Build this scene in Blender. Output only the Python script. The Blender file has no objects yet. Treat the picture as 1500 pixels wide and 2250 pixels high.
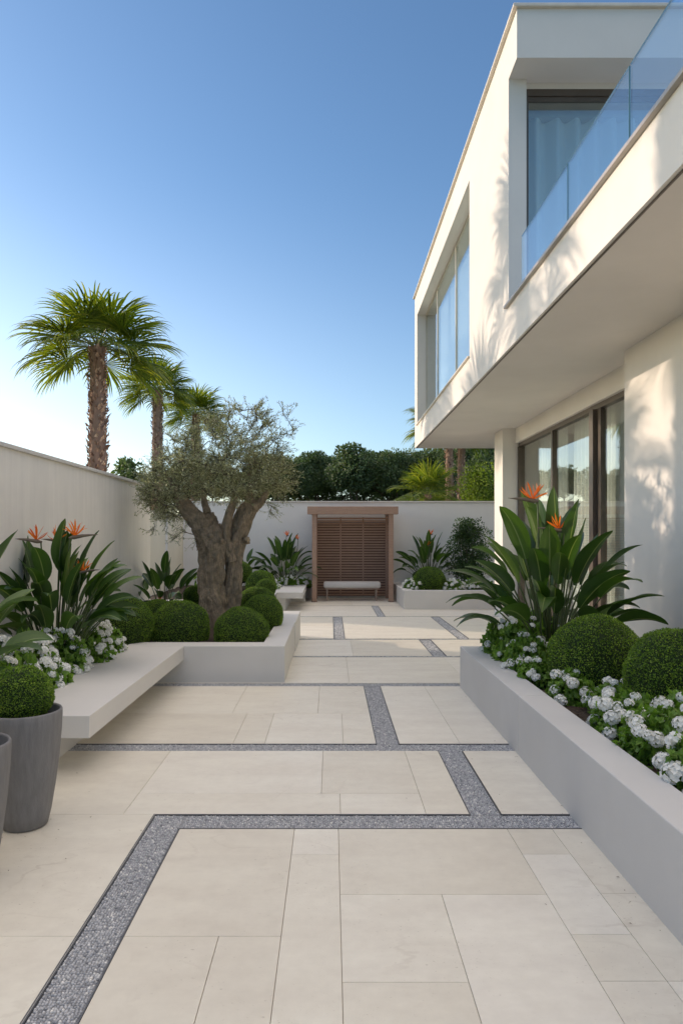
import bpy, bmesh, math, random
import numpy as np
from mathutils import Vector, Matrix, noise
R = math.radians
random.seed(7)
rng = np.random.default_rng(11)
scene = bpy.context.scene
COL = scene.collection

# ------------------------------------------------------------------ helpers
def norm(a):
    a = np.asarray(a, float)
    n = np.linalg.norm(a, axis=-1, keepdims=True)
    return a / np.maximum(n, 1e-9)

class MB:
    """collects faces, builds ONE mesh object"""
    def __init__(s):
        s.V = []; s.F = []; s.T = []; s.M = []; s.n = 0
    def add(s, V, F, tone=0.5, mat=0):
        V = np.asarray(V, float).reshape(-1, 3); F = np.asarray(F, int)
        s.V.append(V); s.F.append(F + s.n)
        s.T.append(np.broadcast_to(np.asarray(tone, float), (len(F),)).copy())
        s.M.append(np.full(len(F), mat, int)); s.n += len(V)
        return s
    def box(s, x0, x1, y0, y1, z0, z1, tone=0.5, mat=0, bev=0):
        if bev:
            bm = bmesh.new(); bmesh.ops.create_cube(bm, size=1)
            for v in bm.verts:
                v.co = Vector(((x0+x1)/2+v.co.x*(x1-x0), (y0+y1)/2+v.co.y*(y1-y0), (z0+z1)/2+v.co.z*(z1-z0)))
            bmesh.ops.bevel(bm, geom=bm.edges[:], offset=bev, segments=2, affect='EDGES', profile=0.5)
            bm.verts.ensure_lookup_table(); bm.verts.index_update()
            V = [v.co[:] for v in bm.verts]
            q = [[v.index for v in f.verts] for f in bm.faces]
            t = [f for f in q if len(f) == 3]; q4 = [f for f in q if len(f) == 4]
            base = s.n
            s.add(V, q4, tone, mat)
            if t:
                s.V.append(np.zeros((0, 3))); s.F.append(np.array(t)+base); s.T.append(np.full(len(t), tone)); s.M.append(np.full(len(t), mat, int))
            bm.free(); return s
        V = [(x, y, z) for x in (x0, x1) for y in (y0, y1) for z in (z0, z1)]
        F = [(0,1,3,2),(4,6,7,5),(0,4,5,1),(2,3,7,6),(0,2,6,4),(1,5,7,3)]
        return s.add(V, F, tone, mat)
    def quad(s, a, b, c, d, tone=0.5, mat=0):
        return s.add([a,b,c,d], [(0,1,2,3)], tone, mat)
    def tube(s, P, rad, sides=8, tone=0.5, mat=0, disp=None, cap=True):
        P = np.asarray(P, float); n = len(P)
        rad = np.broadcast_to(np.asarray(rad, float), (n,))
        T = norm(np.gradient(P, axis=0))
        u = np.cross(T[0], (0.13, 0.97, 0.2)); u = u/np.linalg.norm(u)
        V = []
        ang = np.linspace(0, 2*math.pi, sides, endpoint=False)
        for i in range(n):
            u = u - T[i]*np.dot(u, T[i]); u = u/np.linalg.norm(u)
            w = np.cross(T[i], u)
            r = rad[i] * (disp(i/(n-1), ang) if disp is not None else np.ones(sides))
            V.append(P[i] + (np.cos(ang)*r)[:, None]*u + (np.sin(ang)*r)[:, None]*w)
        V = np.concatenate(V)
        a = np.arange(sides); b = (a+1) % sides
        F = np.concatenate([np.stack([i*sides+a, i*sides+b, (i+1)*sides+b, (i+1)*sides+a], 1) for i in range(n-1)])
        base = s.n
        s.add(V, F, tone, mat)
        if cap:
            for row, c in ((0, P[0]), (n-1, P[-1])):
                s.V.append(np.array([c])); k = s.n; s.n += 1
                ft = np.stack([row*sides+a+base, row*sides+b+base, np.full(sides, k)], 1)
                s.F.append(ft); s.T.append(np.full(sides, np.mean(tone))); s.M.append(np.full(sides, mat, int))
        return s
    def lathe(s, prof, c, sides=48, tone=0.5, mat=0):
        ang = np.linspace(0, 2*math.pi, sides, endpoint=False)
        V = np.concatenate([np.stack([c[0]+r*np.cos(ang), c[1]+r*np.sin(ang), np.full(sides, c[2]+z)], 1) for r, z in prof])
        a = np.arange(sides); b = (a+1) % sides
        F = np.concatenate([np.stack([i*sides+a, i*sides+b, (i+1)*sides+b, (i+1)*sides+a], 1) for i in range(len(prof)-1)])
        return s.add(V, F, tone, mat)
    def leaves(s, P, D, L, W, tone=None, mat=0, fold=0.25, up=None):
        """folded diamond leaves; P base points, D directions"""
        P = np.asarray(P, float); D = norm(D); n = len(P)
        if up is None: up = rng.normal(size=(n, 3))
        S = norm(np.cross(D, up)); N = np.cross(S, D)
        L = np.broadcast_to(L, (n,))[:, None]; W = np.broadcast_to(W, (n,))[:, None]
        l = P + D*L*0.45 + S*W*0.5 + N*W*fold
        r = P + D*L*0.45 - S*W*0.5 + N*W*fold
        t = P + D*L
        V = np.stack([P, r, t, l], 1).reshape(-1, 3)
        k = np.arange(n)*4
        F = np.concatenate([np.stack([k, k+1, k+2], 1), np.stack([k, k+2, k+3], 1)])
        if tone is None: tone = rng.random(n)
        tone = np.broadcast_to(tone, (n,))
        return s.add(V, F, np.concatenate([tone, tone]), mat)
    def build(s, name, mats, parent=None, smooth=False, clamp=None):
        me = bpy.data.meshes.new(name)
        V = np.concatenate(s.V)
        if clamp is not None: V = clamp(V.copy())
        if parent is not None: V = V - np.array(parent['_org'])
        ls = np.concatenate([np.full(len(f), f.shape[1]) for f in s.F if len(f)])
        lv = np.concatenate([f.ravel() for f in s.F if len(f)])
        me.vertices.add(len(V)); me.vertices.foreach_set('co', V.astype(np.float32).ravel())
        me.loops.add(len(lv)); me.loops.foreach_set('vertex_index', lv.astype(np.int32))
        me.polygons.add(len(ls))
        st = np.concatenate([[0], np.cumsum(ls)[:-1]]).astype(np.int32)
        me.polygons.foreach_set('loop_start', st)
        me.polygons.foreach_set('loop_total', ls.astype(np.int32))
        if not isinstance(mats, (list, tuple)): mats = [mats]
        for m in mats: me.materials.append(m)
        me.polygons.foreach_set('material_index', np.concatenate(s.M).astype(np.int32))
        me.polygons.foreach_set('use_smooth', np.full(len(ls), smooth))
        at = me.attributes.new('tone', 'FLOAT', 'FACE')
        at.data.foreach_set('value', np.concatenate(s.T).astype(np.float32))
        me.update(calc_edges=True); me.validate()
        o = bpy.data.objects.new(name, me); COL.objects.link(o)
        if parent is not None: o.parent = parent
        return o

def tag(o, label=None, cat=None, group=None, kind=None):
    if label: o['label'] = label
    if cat: o['category'] = cat
    if group: o['group'] = group
    if kind: o['kind'] = kind
    return o
def thing(name, loc, label, cat, group=None):
    o = bpy.data.objects.new(name, None); COL.objects.link(o)
    o.empty_display_size = 0.1
    o.location = loc; o['_org'] = [float(c) for c in loc]
    return tag(o, label, cat, group)
def sub(o):      # lets a mesh part carry sub-parts
    o['_org'] = o.parent['_org']; return o
def copy_tree(o, parent=None):
    c = o.copy(); COL.objects.link(c)
    if parent is not None: c.parent = parent
    for ch in list(o.children): copy_tree(ch, c)
    return c

# ------------------------------------------------------------------ materials
def newmat(name):
    m = bpy.data.materials.new(name); m.use_nodes = True
    nt = m.node_tree; nt.nodes.clear()
    out = nt.nodes.new('ShaderNodeOutputMaterial'); bs = nt.nodes.new('ShaderNodeBsdfPrincipled')
    nt.links.new(bs.outputs[0], out.inputs[0])
    return m, nt, bs, out
def nd(nt, t, **k):
    n = nt.nodes.new(t)
    for a, v in k.items(): setattr(n, a, v)
    return n
def ramp(nt, fac, stops):
    r = nd(nt, 'ShaderNodeValToRGB'); e = r.color_ramp.elements
    while len(e) < len(stops): e.new(0.5)
    for i, (p, c) in enumerate(stops):
        e[i].position = p; e[i].color = (*c, 1)
    nt.links.new(fac, r.inputs[0]); return r.outputs[0]
def objco(nt, scale=(1,1,1)):
    g = nd(nt, 'ShaderNodeNewGeometry'); mp = nd(nt, 'ShaderNodeMapping'); mp.inputs['Scale'].default_value = scale
    nt.links.new(g.outputs['Position'], mp.inputs[0]); return mp.outputs[0]
def tex(nt, co, scale, detail=6, rough=0.6, kind='ShaderNodeTexNoise'):
    n = nd(nt, kind)
    n.inputs['Scale'].default_value = scale
    if kind == 'ShaderNodeTexNoise':
        n.inputs['Detail'].default_value = detail; n.inputs['Roughness'].default_value = rough
    nt.links.new(co, n.inputs['Vector']); return n
def mixc(nt, fac, a, b, mode='MIX'):
    m = nd(nt, 'ShaderNodeMix', data_type='RGBA', blend_type=mode)
    for sock, v in ((0, fac), (6, a), (7, b)):
        if hasattr(v, 'is_linked'): nt.links.new(v, m.inputs[sock])
        elif sock == 0: m.inputs[0].default_value = v
        else: m.inputs[sock].default_value = (*v, 1)
    return m.outputs[2]
def bump(nt, bs, h, strength, dist=0.01):
    b = nd(nt, 'ShaderNodeBump'); b.inputs['Strength'].default_value = strength; b.inputs['Distance'].default_value = dist
    nt.links.new(h, b.inputs['Height']); nt.links.new(b.outputs[0], bs.inputs['Normal']); return b

def mat_stucco(name, c, streak=0.05, rough=0.85):
    m, nt, bs, out = newmat(name)
    n1 = tex(nt, objco(nt), 1.3, 5); n2 = tex(nt, objco(nt, (9, 9, 0.5)), 1.6, 4) if streak > .035 else tex(nt, objco(nt), .6, 3); n3 = tex(nt, objco(nt), 160, 3)
    lo = tuple(x*(1-streak*1.5) for x in c); hi = tuple(min(1, x*(1+streak)) for x in c)
    a = ramp(nt, n1.outputs[0], [(0.3, lo), (0.7, hi)])
    b = ramp(nt, n2.outputs[0], [(0.3, (1-streak*1.6,)*3), (0.65, (1, 1, 1))])
    nt.links.new(mixc(nt, 1.0, a, b, 'MULTIPLY'), bs.inputs['Base Color'])
    bs.inputs['Roughness'].default_value = rough; bs.inputs['Specular IOR Level'].default_value = 0.25
    bump(nt, bs, n3.outputs[0], 0.25, 0.003)
    return m
M = {}
M['stucco'] = mat_stucco('white_render', (0.70, 0.67, 0.63), 0.03)
M['garden_wall'] = mat_stucco('garden_wall_render', (0.85, 0.80, 0.72), 0.04)
M['sunlit_tint_wall'] = mat_stucco('sunlit_tint_render', (0.85, 0.78, 0.62), 0.03)  # warm cream tint puts sunlight into the wall stub's colour
M['back_wall'] = mat_stucco('back_wall_render', (0.84, 0.815, 0.79), 0.03)
M['planter'] = mat_stucco('planter_render', (0.63, 0.62, 0.605), 0.03, 0.7)
M['coping'] = mat_stucco('planter_cream', (0.67, 0.65, 0.62), 0.03, 0.6)
M['coping_cap'] = mat_stucco('cap_stone', (0.70, 0.665, 0.61), 0.05, 0.6)

def mat_paving():
    m, nt, bs, out = newmat('limestone_paving')
    at = nd(nt, 'ShaderNodeAttribute', attribute_name='tone')
    base = ramp(nt, at.outputs['Fac'], [(0, (0.71, 0.67, 0.58)), (0.5, (0.755, 0.72, 0.63)), (1, (0.79, 0.76, 0.685))])
    n1 = tex(nt, objco(nt, (1, 2.6, 1)), 1.6, 8, 0.62)
    c = mixc(nt, 1.0, base, ramp(nt, n1.outputs[0], [(0.32, (0.935, 0.915, 0.90)), (0.62, (1.03, 1.02, 1.0))]), 'MULTIPLY')
    # drifting veins
    wv = nd(nt, 'ShaderNodeTexWave'); wv.inputs['Scale'].default_value = 0.9; wv.inputs['Distortion'].default_value = 16; wv.inputs['Detail'].default_value = 6; wv.inputs['Detail Scale'].default_value = 1.3
    nt.links.new(objco(nt, (1.0, 2.2, 1)), wv.inputs['Vector'])
    n5 = tex(nt, objco(nt), 1.1, 3)
    vmask = nd(nt, 'ShaderNodeMath', operation='MULTIPLY')
    nt.links.new(ramp(nt, wv.outputs[0], [(0.0, (1, 1, 1)), (0.045, (0, 0, 0))]), vmask.inputs[0])
    nt.links.new(ramp(nt, n5.outputs[0], [(0.5, (0, 0, 0)), (0.78, (.4, .4, .4))]), vmask.inputs[1])
    c = mixc(nt, vmask.outputs[0], c, (0.44, 0.37, 0.30))
    # pits
    n2 = tex(nt, objco(nt, (1, 1.5, 1)), 55, 2); n4 = tex(nt, objco(nt), 2.1, 3)
    pm = nd(nt, 'ShaderNodeMath', operation='MULTIPLY')
    nt.links.new(ramp(nt, n2.outputs[0], [(0.66, (0, 0, 0)), (0.73, (1, 1, 1))]), pm.inputs[0])
    nt.links.new(ramp(nt, n4.outputs[0], [(0.42, (0, 0, 0)), (0.6, (.7, .7, .7))]), pm.inputs[1])
    c = mixc(nt, pm.outputs[0], c, (0.42, 0.36, 0.30))
    n7 = tex(nt, objco(nt), 14, 5)
    c = mixc(nt, 1.0, c, ramp(nt, n7.outputs[0], [(0.3, (0.95, 0.945, 0.94)), (0.7, (1.02, 1.02, 1.02))]), 'MULTIPLY')
    nt.links.new(c, bs.inputs['Base Color'])
    nt.links.new(ramp(nt, n1.outputs[0], [(0.3, (0.62,)*3), (0.7, (0.42,)*3)]), bs.inputs['Roughness'])
    bs.inputs['Specular IOR Level'].default_value = 0.35
    inv = nd(nt, 'ShaderNodeMath', operation='SUBTRACT'); inv.inputs[0].default_value = 1
    nt.links.new(pm.outputs[0], inv.inputs[1])
    bump(nt, bs, inv.outputs[0], 0.4, 0.003)
    return m
M['paving'] = mat_paving()

def mat_simple(name, c, rough=0.6, metal=0.0, var=0.08, sc=8, bmp=0.0, bsc=60, stretch=(1, 1, 1), spec=0.4):
    m, nt, bs, out = newmat(name)
    n1 = tex(nt, objco(nt, stretch), sc, 6)
    nt.links.new(ramp(nt, n1.outputs[0], [(0.3, tuple(x*(1-var) for x in c)), (0.7, tuple(min(1, x*(1+var)) for x in c))]), bs.inputs['Base Color'])
    bs.inputs['Roughness'].default_value = rough; bs.inputs['Metallic'].default_value = metal
    bs.inputs['Specular IOR Level'].default_value = spec
    if bmp:
        n2 = tex(nt, objco(nt, stretch), bsc, 4); bump(nt, bs, n2.outputs[0], bmp, 0.005)
    return m
M['mortar'] = mat_simple('joint_mortar', (0.58, 0.52, 0.45), 0.9)
M['grit'] = mat_simple('dark_grit', (0.27, 0.275, 0.285), 0.9, var=0.3, sc=60)
M['steel'] = mat_simple('edging_steel', (0.16, 0.16, 0.165), 0.45, 0.6)
M['bronze'] = mat_simple('bronze_frame', (0.12, 0.098, 0.082), 0.4, 0.5)
M['cap_metal'] = mat_simple('light_metal_cap', (0.62, 0.56, 0.47), 0.4, 0.3)
M['grey_metal'] = mat_simple('grey_metal_cap', (0.36, 0.33, 0.30), 0.4, 0.4)
M['pot'] = mat_simple('grey_concrete_pot', (0.20, 0.195, 0.195), 0.75, var=0.12, sc=5, bmp=0.5, bsc=30, stretch=(9, 9, 1.2))
M['soil'] = mat_simple('dark_soil', (0.06, 0.042, 0.03), 0.95, var=0.5, sc=40, bmp=1.0, bsc=60)
M['wood'] = mat_simple('cedar_wood', (0.38, 0.245, 0.18), 0.6, var=0.14, sc=3, bmp=0.2, bsc=10, stretch=(2, 8, 20))
M['slat_gap_shade'] = mat_simple('painted_gap_shade', (0.10, 0.055, 0.04), 0.8)
M['glass_edge'] = mat_simple('glass_edge', (0.10, 0.20, 0.22), 0.2)
M['cushion'] = mat_simple('grey_cushion_fabric', (0.60, 0.58, 0.565), 0.95, var=0.05, sc=90, bmp=0.2, bsc=400)
M['bench_wood'] = mat_simple('taupe_bench_frame', (0.33, 0.25, 0.20), 0.55, var=0.1)
M['gate'] = mat_simple('grey_painted_boards', (0.33, 0.31, 0.29), 0.7)
M['interior'] = mat_simple('interior_paint', (0.55, 0.53, 0.48), 0.9)
M['grass'] = mat_simple('grass_ground', (0.07, 0.10, 0.035), 0.95, var=0.4, sc=3, bmp=0.6, bsc=40)

def mat_tone(name, stops, rough=0.5, trans=0.0, transc=None, spec=0.4, bmp=None, noise_sc=None):
    m, nt, bs, out = newmat(name)
    at = nd(nt, 'ShaderNodeAttribute', attribute_name='tone')
    c = ramp(nt, at.outputs['Fac'], stops)
    if noise_sc:
        n = tex(nt, objco(nt), noise_sc, 4)
        c = mixc(nt, 1.0, c, ramp(nt, n.outputs[0], [(0.3, (0.62, 0.66, 0.62)), (0.7, (1.3, 1.22, 1.1))]), 'MULTIPLY')
    nt.links.new(c, bs.inputs['Base Color'])
    bs.inputs['Roughness'].default_value = rough; bs.inputs['Specular IOR Level'].default_value = spec
    if bmp:
        n = tex(nt, objco(nt, bmp[0]), bmp[1], 5); bump(nt, bs, n.outputs[0], bmp[2], bmp[3])
    if trans:
        tr = nd(nt, 'ShaderNodeBsdfTranslucent'); mx = nd(nt, 'ShaderNodeMixShader'); mx.inputs[0].default_value = trans
        tc = mixc(nt, 1.0, c, transc or (1.6, 1.9, 0.6), 'MULTIPLY')
        nt.links.new(tc, tr.inputs[0]); nt.links.new(bs.outputs[0], mx.inputs[1]); nt.links.new(tr.outputs[0], mx.inputs[2])
        nt.links.new(mx.outputs[0], out.inputs[0])
    return m
M['chips'] = mat_tone('granite_setts', [(0, (0.20, 0.205, 0.22)), (0.45, (0.41, 0.415, 0.435)), (0.8, (0.56, 0.56, 0.57)), (1, (0.82, 0.80, 0.76))], 0.7)
M['box_leaf'] = mat_tone('boxwood_leaves', [(0, (0.04, 0.085, 0.010)), (0.5, (0.13, 0.235, 0.024)), (1, (0.30, 0.42, 0.06))], 0.4, 0.25, noise_sc=3)
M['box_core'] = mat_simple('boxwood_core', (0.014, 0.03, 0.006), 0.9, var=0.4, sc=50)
M['strel'] = mat_tone('strelitzia_leaf', [(0, (0.02, 0.048, 0.013)), (0.6, (0.044, 0.094, 0.02)), (0.85, (0.08, 0.14, 0.028)), (1, (0.19, 0.24, 0.10))], 0.38, 0.22, (1.7, 2.0, 0.5), spec=0.45, bmp=((6, 6, 6), 9, 0.15, 0.01))
M['strel_stem'] = mat_tone('strelitzia_stem', [(0, (0.035, 0.055, 0.018)), (1, (0.11, 0.15, 0.05))], 0.45)
M['orange'] = mat_tone('orange_petals', [(0, (0.72, 0.15, 0.015)), (1, (0.95, 0.30, 0.03))], 0.5, 0.4, (1.3, 1.0, 0.8))
M['spathe'] = mat_tone('flower_beak', [(0, (0.10, 0.12, 0.08)), (1, (0.26, 0.14, 0.10))], 0.45)
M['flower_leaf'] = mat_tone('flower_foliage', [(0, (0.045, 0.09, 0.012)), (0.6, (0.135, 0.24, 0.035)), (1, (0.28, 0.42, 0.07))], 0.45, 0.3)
M['petal'] = mat_tone('white_petals', [(0, (0.80, 0.80, 0.70)), (0.4, (0.90, 0.90, 0.86)), (1, (0.95, 0.945, 0.91))], 0.6, 0.25, (1, 1, 1))
M['olive_leaf'] = mat_tone('olive_leaves', [(0, (0.16, 0.175, 0.085)), (0.6, (0.34, 0.36, 0.20)), (1, (0.60, 0.60, 0.42))], 0.45, 0.25, (1.4, 1.35, 0.8))
M['bark'] = mat_tone('olive_bark', [(0, (0.27, 0.22, 0.17)), (1, (0.5, 0.40, 0.30))], 0.9, bmp=((3, 3, 0.7), 12, 1.0, 0.09), noise_sc=14)
M['twig'] = mat_simple('olive_twig', (0.10, 0.08, 0.06), 0.9, var=0.3)
M['palm_leaf'] = mat_tone('palm_frond', [(0, (0.055, 0.09, 0.02)), (0.6, (0.12, 0.175, 0.03)), (1, (0.30, 0.30, 0.06))], 0.4, 0.45, (2.0, 1.9, 0.45))
M['palm_stem'] = mat_simple('palm_petiole', (0.14, 0.16, 0.05), 0.5, var=0.2)
M['palm_bark'] = mat_tone('palm_trunk_bark', [(0, (0.16, 0.09, 0.065)), (0.5, (0.42, 0.27, 0.20)), (1, (0.75, 0.56, 0.44))], 0.9)
M['pine_leaf'] = mat_tone('tree_foliage', [(0, (0.05, 0.08, 0.042)), (0.6, (0.11, 0.16, 0.075)), (1, (0.23, 0.29, 0.13))], 0.6, 0.15, noise_sc=0.8)
M['shrub_leaf'] = mat_tone('glossy_shrub_foliage', [(0, (0.025, 0.05, 0.018)), (0.6, (0.06, 0.11, 0.035)), (1, (0.16, 0.24, 0.09))], 0.35, 0.2)
M['hedge_leaf'] = mat_tone('bright_shrub_foliage', [(0, (0.07, 0.11, 0.014)), (0.6, (0.16, 0.22, 0.028)), (1, (0.28, 0.32, 0.05))], 0.5, 0.35, noise_sc=1.5)
M['tree_bark'] = mat_simple('tree_bark', (0.075, 0.055, 0.04), 0.95, var=0.3)

def mat_glass(name, tint, body=0.0):
    m, nt, bs, out = newmat(name); nt.nodes.remove(bs)
    tr = nd(nt, 'ShaderNodeBsdfTransparent'); tr.inputs[0].default_value = (*tint, 1)
    gl = nd(nt, 'ShaderNodeBsdfGlossy'); gl.inputs['Roughness'].default_value = 0.0; gl.inputs[0].default_value = (1, 1, 1, 1)
    lw = nd(nt, 'ShaderNodeLayerWeight'); lw.inputs[0].default_value = .5
    pw = nd(nt, 'ShaderNodeMath', operation='POWER'); pw.inputs[1].default_value = 4.0
    nt.links.new(lw.outputs['Facing'], pw.inputs[0])
    ma = nd(nt, 'ShaderNodeMath', operation='MULTIPLY_ADD'); ma.inputs[1].default_value = .75; ma.inputs[2].default_value = body+.04
    ma.use_clamp = True
    nt.links.new(pw.outputs[0], ma.inputs[0])
    mx = nd(nt, 'ShaderNodeMixShader')
    nt.links.new(ma.outputs[0], mx.inputs[0]); nt.links.new(tr.outputs[0], mx.inputs[1]); nt.links.new(gl.outputs[0], mx.inputs[2])
    nt.links.new(mx.outputs[0], out.inputs[0]); return m
M['glass'] = mat_glass('window_glass', (0.93, 0.96, 0.94), 0.05)
M['coat_glass'] = mat_glass('coated_window_glass', (0.86, 0.93, 0.95), 0.08)
M['rail_glass'] = mat_glass('balustrade_glass', (0.90, 0.96, 0.985), 0.05)
def mat_curtain():
    m, nt, bs, out = newmat('sheer_curtain')
    bs.inputs['Base Color'].default_value = (0.90, 0.90, 0.86, 1); bs.inputs['Roughness'].default_value = 0.9
    tr = nd(nt, 'ShaderNodeBsdfTranslucent'); tr.inputs[0].default_value = (0.8, 0.8, 0.76, 1)
    mx = nd(nt, 'ShaderNodeMixShader'); mx.inputs[0].default_value = 0.22
    nt.links.new(bs.outputs[0], mx.inputs[1]); nt.links.new(tr.outputs[0], mx.inputs[2]); nt.links.new(mx.outputs[0], out.inputs[0])
    return m
M['curtain'] = mat_curtain()

# ------------------------------------------------------------------ ground, paving
g = MB(); g.quad((-400, -200, -0.06), (400, -200, -0.06), (400, 900, -0.06), (-400, 900, -0.06))
tag(g.build('ground', M['grass']), kind='structure')
b = MB(); b.quad((-6, 0.2, -0.012), (3.9, 0.2, -0.012), (3.9, 18.4, -0.012), (-6, 18.4, -0.012))
tag(b.build('paving_bed', M['mortar']), kind='structure')

XP = 1.376
rects = []
def rr(xs, ys):
    for i in range(len(xs)-1):
        for j in range(len(ys)-1): rects.append((xs[i], xs[i+1], ys[j], ys[j+1]))
rr([-3.4, -2.2, -1.015], [0.3, 1.6, 2.737, 3.94])
rr([-0.83, -0.2], [2.737, 3.745]); rr([-0.83, -0.45, -0.2], [0.3, 1.6, 2.737])
rr([-0.2, 0.04], [0.3, 1.8, 3.44, 3.745])
rr([0.04, 0.965], [3.057, 3.745]); rr([0.04, 0.495], [0.3, 2.454, 3.057]); rr([0.495, 0.965], [0.3, 3.057])
rr([0.965, 1.21], [0.3, 2.46, 2.75, 3.447, 3.745]); rr([1.21, 1.6], [0.3, 2.46, 3.065, 3.745])
rr([-3.4, -2.2, -1.2], [3.94, 5.115]); rr([-1.2, -0.06, 0.55], [4.26, 5.115]); rr([-1.2, 0.055, 0.55], [3.94, 4.26])
rr([0.55, 0.80], [3.94, 5.115]); rr([0.985, 1.6], [3.94, 5.115])
rr([-3.4, -2.0, -0.76, -0.515, 0.095, 0.35], [5.285, 6.2]); rr([-3.4, -2.0, -0.9, -0.12, 0.35], [6.2, 7.34])
rr([0.53, 1.0, 1.6], [5.285, 7.34])
rr([-2.9, -1.7, 0.2, 1.5, 2.6, 3.75], [7.50, 9.12])
rr([-2.9, -1.3, 0.3, 1.37], [9.22, 10.68]); rr([1.56, 2.6, 3.75], [9.22, 10.68])
rr([-6, -4.2, -2.4, -1.0, 0.04], [10.80, 12.3, 13.75]); rr([0.22, 2.0], [10.80, 13.75]); rr([2.18, 3.0, 3.75], [10.80, 13.75])
rr([-6, -3.6, -1.4, 0.94], [13.83, 15.96]); rr([1.10, 2.3, 3.75], [13.83, 15.96])
rr([-6, -3.6, -1.4, 0.5, 1.6, 3.75], [16.0, 18.2])
rr([1.6, 2.7, 3.75], [7.29, 7.50])
pv = MB()
for (x0, x1, y0, y1) in rects:
    j = 0.0011
    if x1-x0 < .05 or y1-y0 < .05: continue
    pv.box(x0+j, x1-j, y0+j, y1-j, -0.03, 0.0, tone=random.random(), bev=0.0016)
tag(pv.build('courtyard_paving', M['paving']), kind='structure')

strips = [(-1.015, -0.83, 0.3, 3.94), (-0.83, 1.40, 3.745, 3.94), (0.80, 0.985, 3.94, 5.115),
          (-2.3, 1.40, 5.115, 5.285), (0.35, 0.53, 5.285, 7.34), (-2.3, 1.40, 7.34, 7.50)]
far = [(-1.0, 3.75, 9.12, 9.22), (1.37, 1.56, 9.22, 10.68), (-1.0, 3.75, 10.68, 10.80), (0.04, 0.22, 10.80, 13.75),
       (2.0, 2.18, 10.80, 13.75), (-4.0, 3.75, 13.75, 13.83), (0.94, 1.10, 13.83, 15.96), (-4, 3.75, 15.96, 16.0)]
sb = MB()
for (x0, x1, y0, y1) in strips+far: sb.box(x0, x1, y0, y1, -0.03, -0.008)
tag(sb.build('granite_strip_bed', M['grit']), kind='structure')
ch = MB(); CH = 0.012
def chips(x0, x1, y0, y1, pitch):
    xs = np.arange(x0+pitch*.5, x1-pitch*.2, pitch); ys = np.arange(y0+pitch*.5, y1-pitch*.2, pitch)
    X, Y = np.meshgrid(xs, ys); X = X.ravel()+rng.uniform(-.22, .22, X.size)*pitch; Y = Y.ravel()+rng.uniform(-.22, .22, Y.size)*pitch
    n = len(X); k = 6
    a0 = rng.uniform(0, 6.28, n)[:, None]; ang = a0 + np.linspace(0, 2*math.pi, k, endpoint=False)[None]
    r = pitch*rng.uniform(.40, .60, (n, k)); rt = r*.68
    z = rng.uniform(-.0045, -.0005, n)[:, None]*np.ones((n, k)) + rng.uniform(-.0012, .0012, (n, k))
    lo = np.stack([X[:, None]+r*np.cos(ang), Y[:, None]+r*np.sin(ang), np.full((n, k), -.012)], 2)
    mi = np.stack([X[:, None]+r*.97*np.cos(ang), Y[:, None]+r*.97*np.sin(ang), z-.003], 2)
    hi = np.stack([X[:, None]+rt*np.cos(ang), Y[:, None]+rt*np.sin(ang), z], 2)
    V = np.concatenate([lo, mi, hi], 1).reshape(-1, 3)
    base = (np.arange(n)*3*k)[:, None]; F = []
    for i in range(k):
        j = (i+1) % k
        F.append(base+np.array([[i, j, k+j, k+i]])); F.append(base+np.array([[k+i, k+j, 2*k+j, 2*k+i]]))
    F.append(base+2*k+np.array([[0, 1, 2, 3]])); F.append(base+2*k+np.array([[0, 3, 4, 5]]))
    tn = np.clip(rng.normal(.55, .21, n), 0, 1)
    ch.add(V, np.concatenate(F), np.tile(tn, 2*k+2))
for i, (x0, x1, y0, y1) in enumerate(strips):
    chips(x0+.006, x1-.006, max(y0, 1.9)+.004, y1-.004, CH)
for (x0, x1, y0, y1) in far: chips(x0+.006, x1-.006, y0+.004, y1-.004, 0.024)
tag(ch.build('granite_chippings', M['chips']), 'small grey granite chippings set in strips between the paving slabs', 'gravel', kind='stuff')
ed = MB()
def edge(x0, x1, y0, y1): ed.box(x0, x1, y0, y1, -0.02, 0.0025)
e = .005
edge(-1.015, -1.010, 0.3, 3.94); edge(-1.022, -1.0185, 0.3, 3.945); edge(-.835, -.83, 0.3, 3.745)
edge(-1.010, .80, 3.935, 3.94); edge(.985, 1.4, 3.935, 3.94); edge(-.83, 1.4, 3.745, 3.749)
edge(.80, .804, 3.94, 5.115); edge(.981, .985, 3.94, 5.115); edge(-2.3, .35, 5.281, 5.285); edge(.53, 1.4, 5.281, 5.285)
edge(.35, .354, 5.285, 7.34); edge(.526, .53, 5.285, 7.34)
for (x0, x1, y0, y1) in far:
    if x1-x0 > 1: edge(x0, x1, y0, y0+.006)
    else: edge(x0, x0+.008, y0+.01, y1); edge(x1-.008, x1, y0+.01, y1)
tag(ed.build('strip_edging', M['steel']), kind='structure')

# ------------------------------------------------------------------ garden walls
XW = -2.9; YB = 18.2
w = thing('garden_wall', (XW, 6, 0), 'long off-white rendered garden wall running down the left side with palms behind', 'wall')
mb = MB().box(XW-.22, XW, -2, 10.96, -.06, 2.40); mb.build('wall', M['garden_wall'], w)
mb = MB().box(XW-.245, XW+.03, -2, 10.985, 2.40, 2.44, bev=.006); mb.build('coping', M['coping_cap'], w)
w = thing('garden_wall', (1, YB, 0), 'white rendered wall closing the far end of the courtyard behind the pergola', 'wall')
MB().box(-3.94, 9, YB, YB+.22, -.06, 2.53).build('wall', M['back_wall'], w)
MB().box(-3.94, 9, YB-.03, YB+.25, 2.53, 2.57, bev=.006).build('coping', M['coping_cap'], w)
w = thing('garden_wall', (-4.05, 16, 0), 'short wall stub with sunlight painted in as a cream tint, beside the olive trunk, past the end of the long left wall', 'wall')
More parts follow.
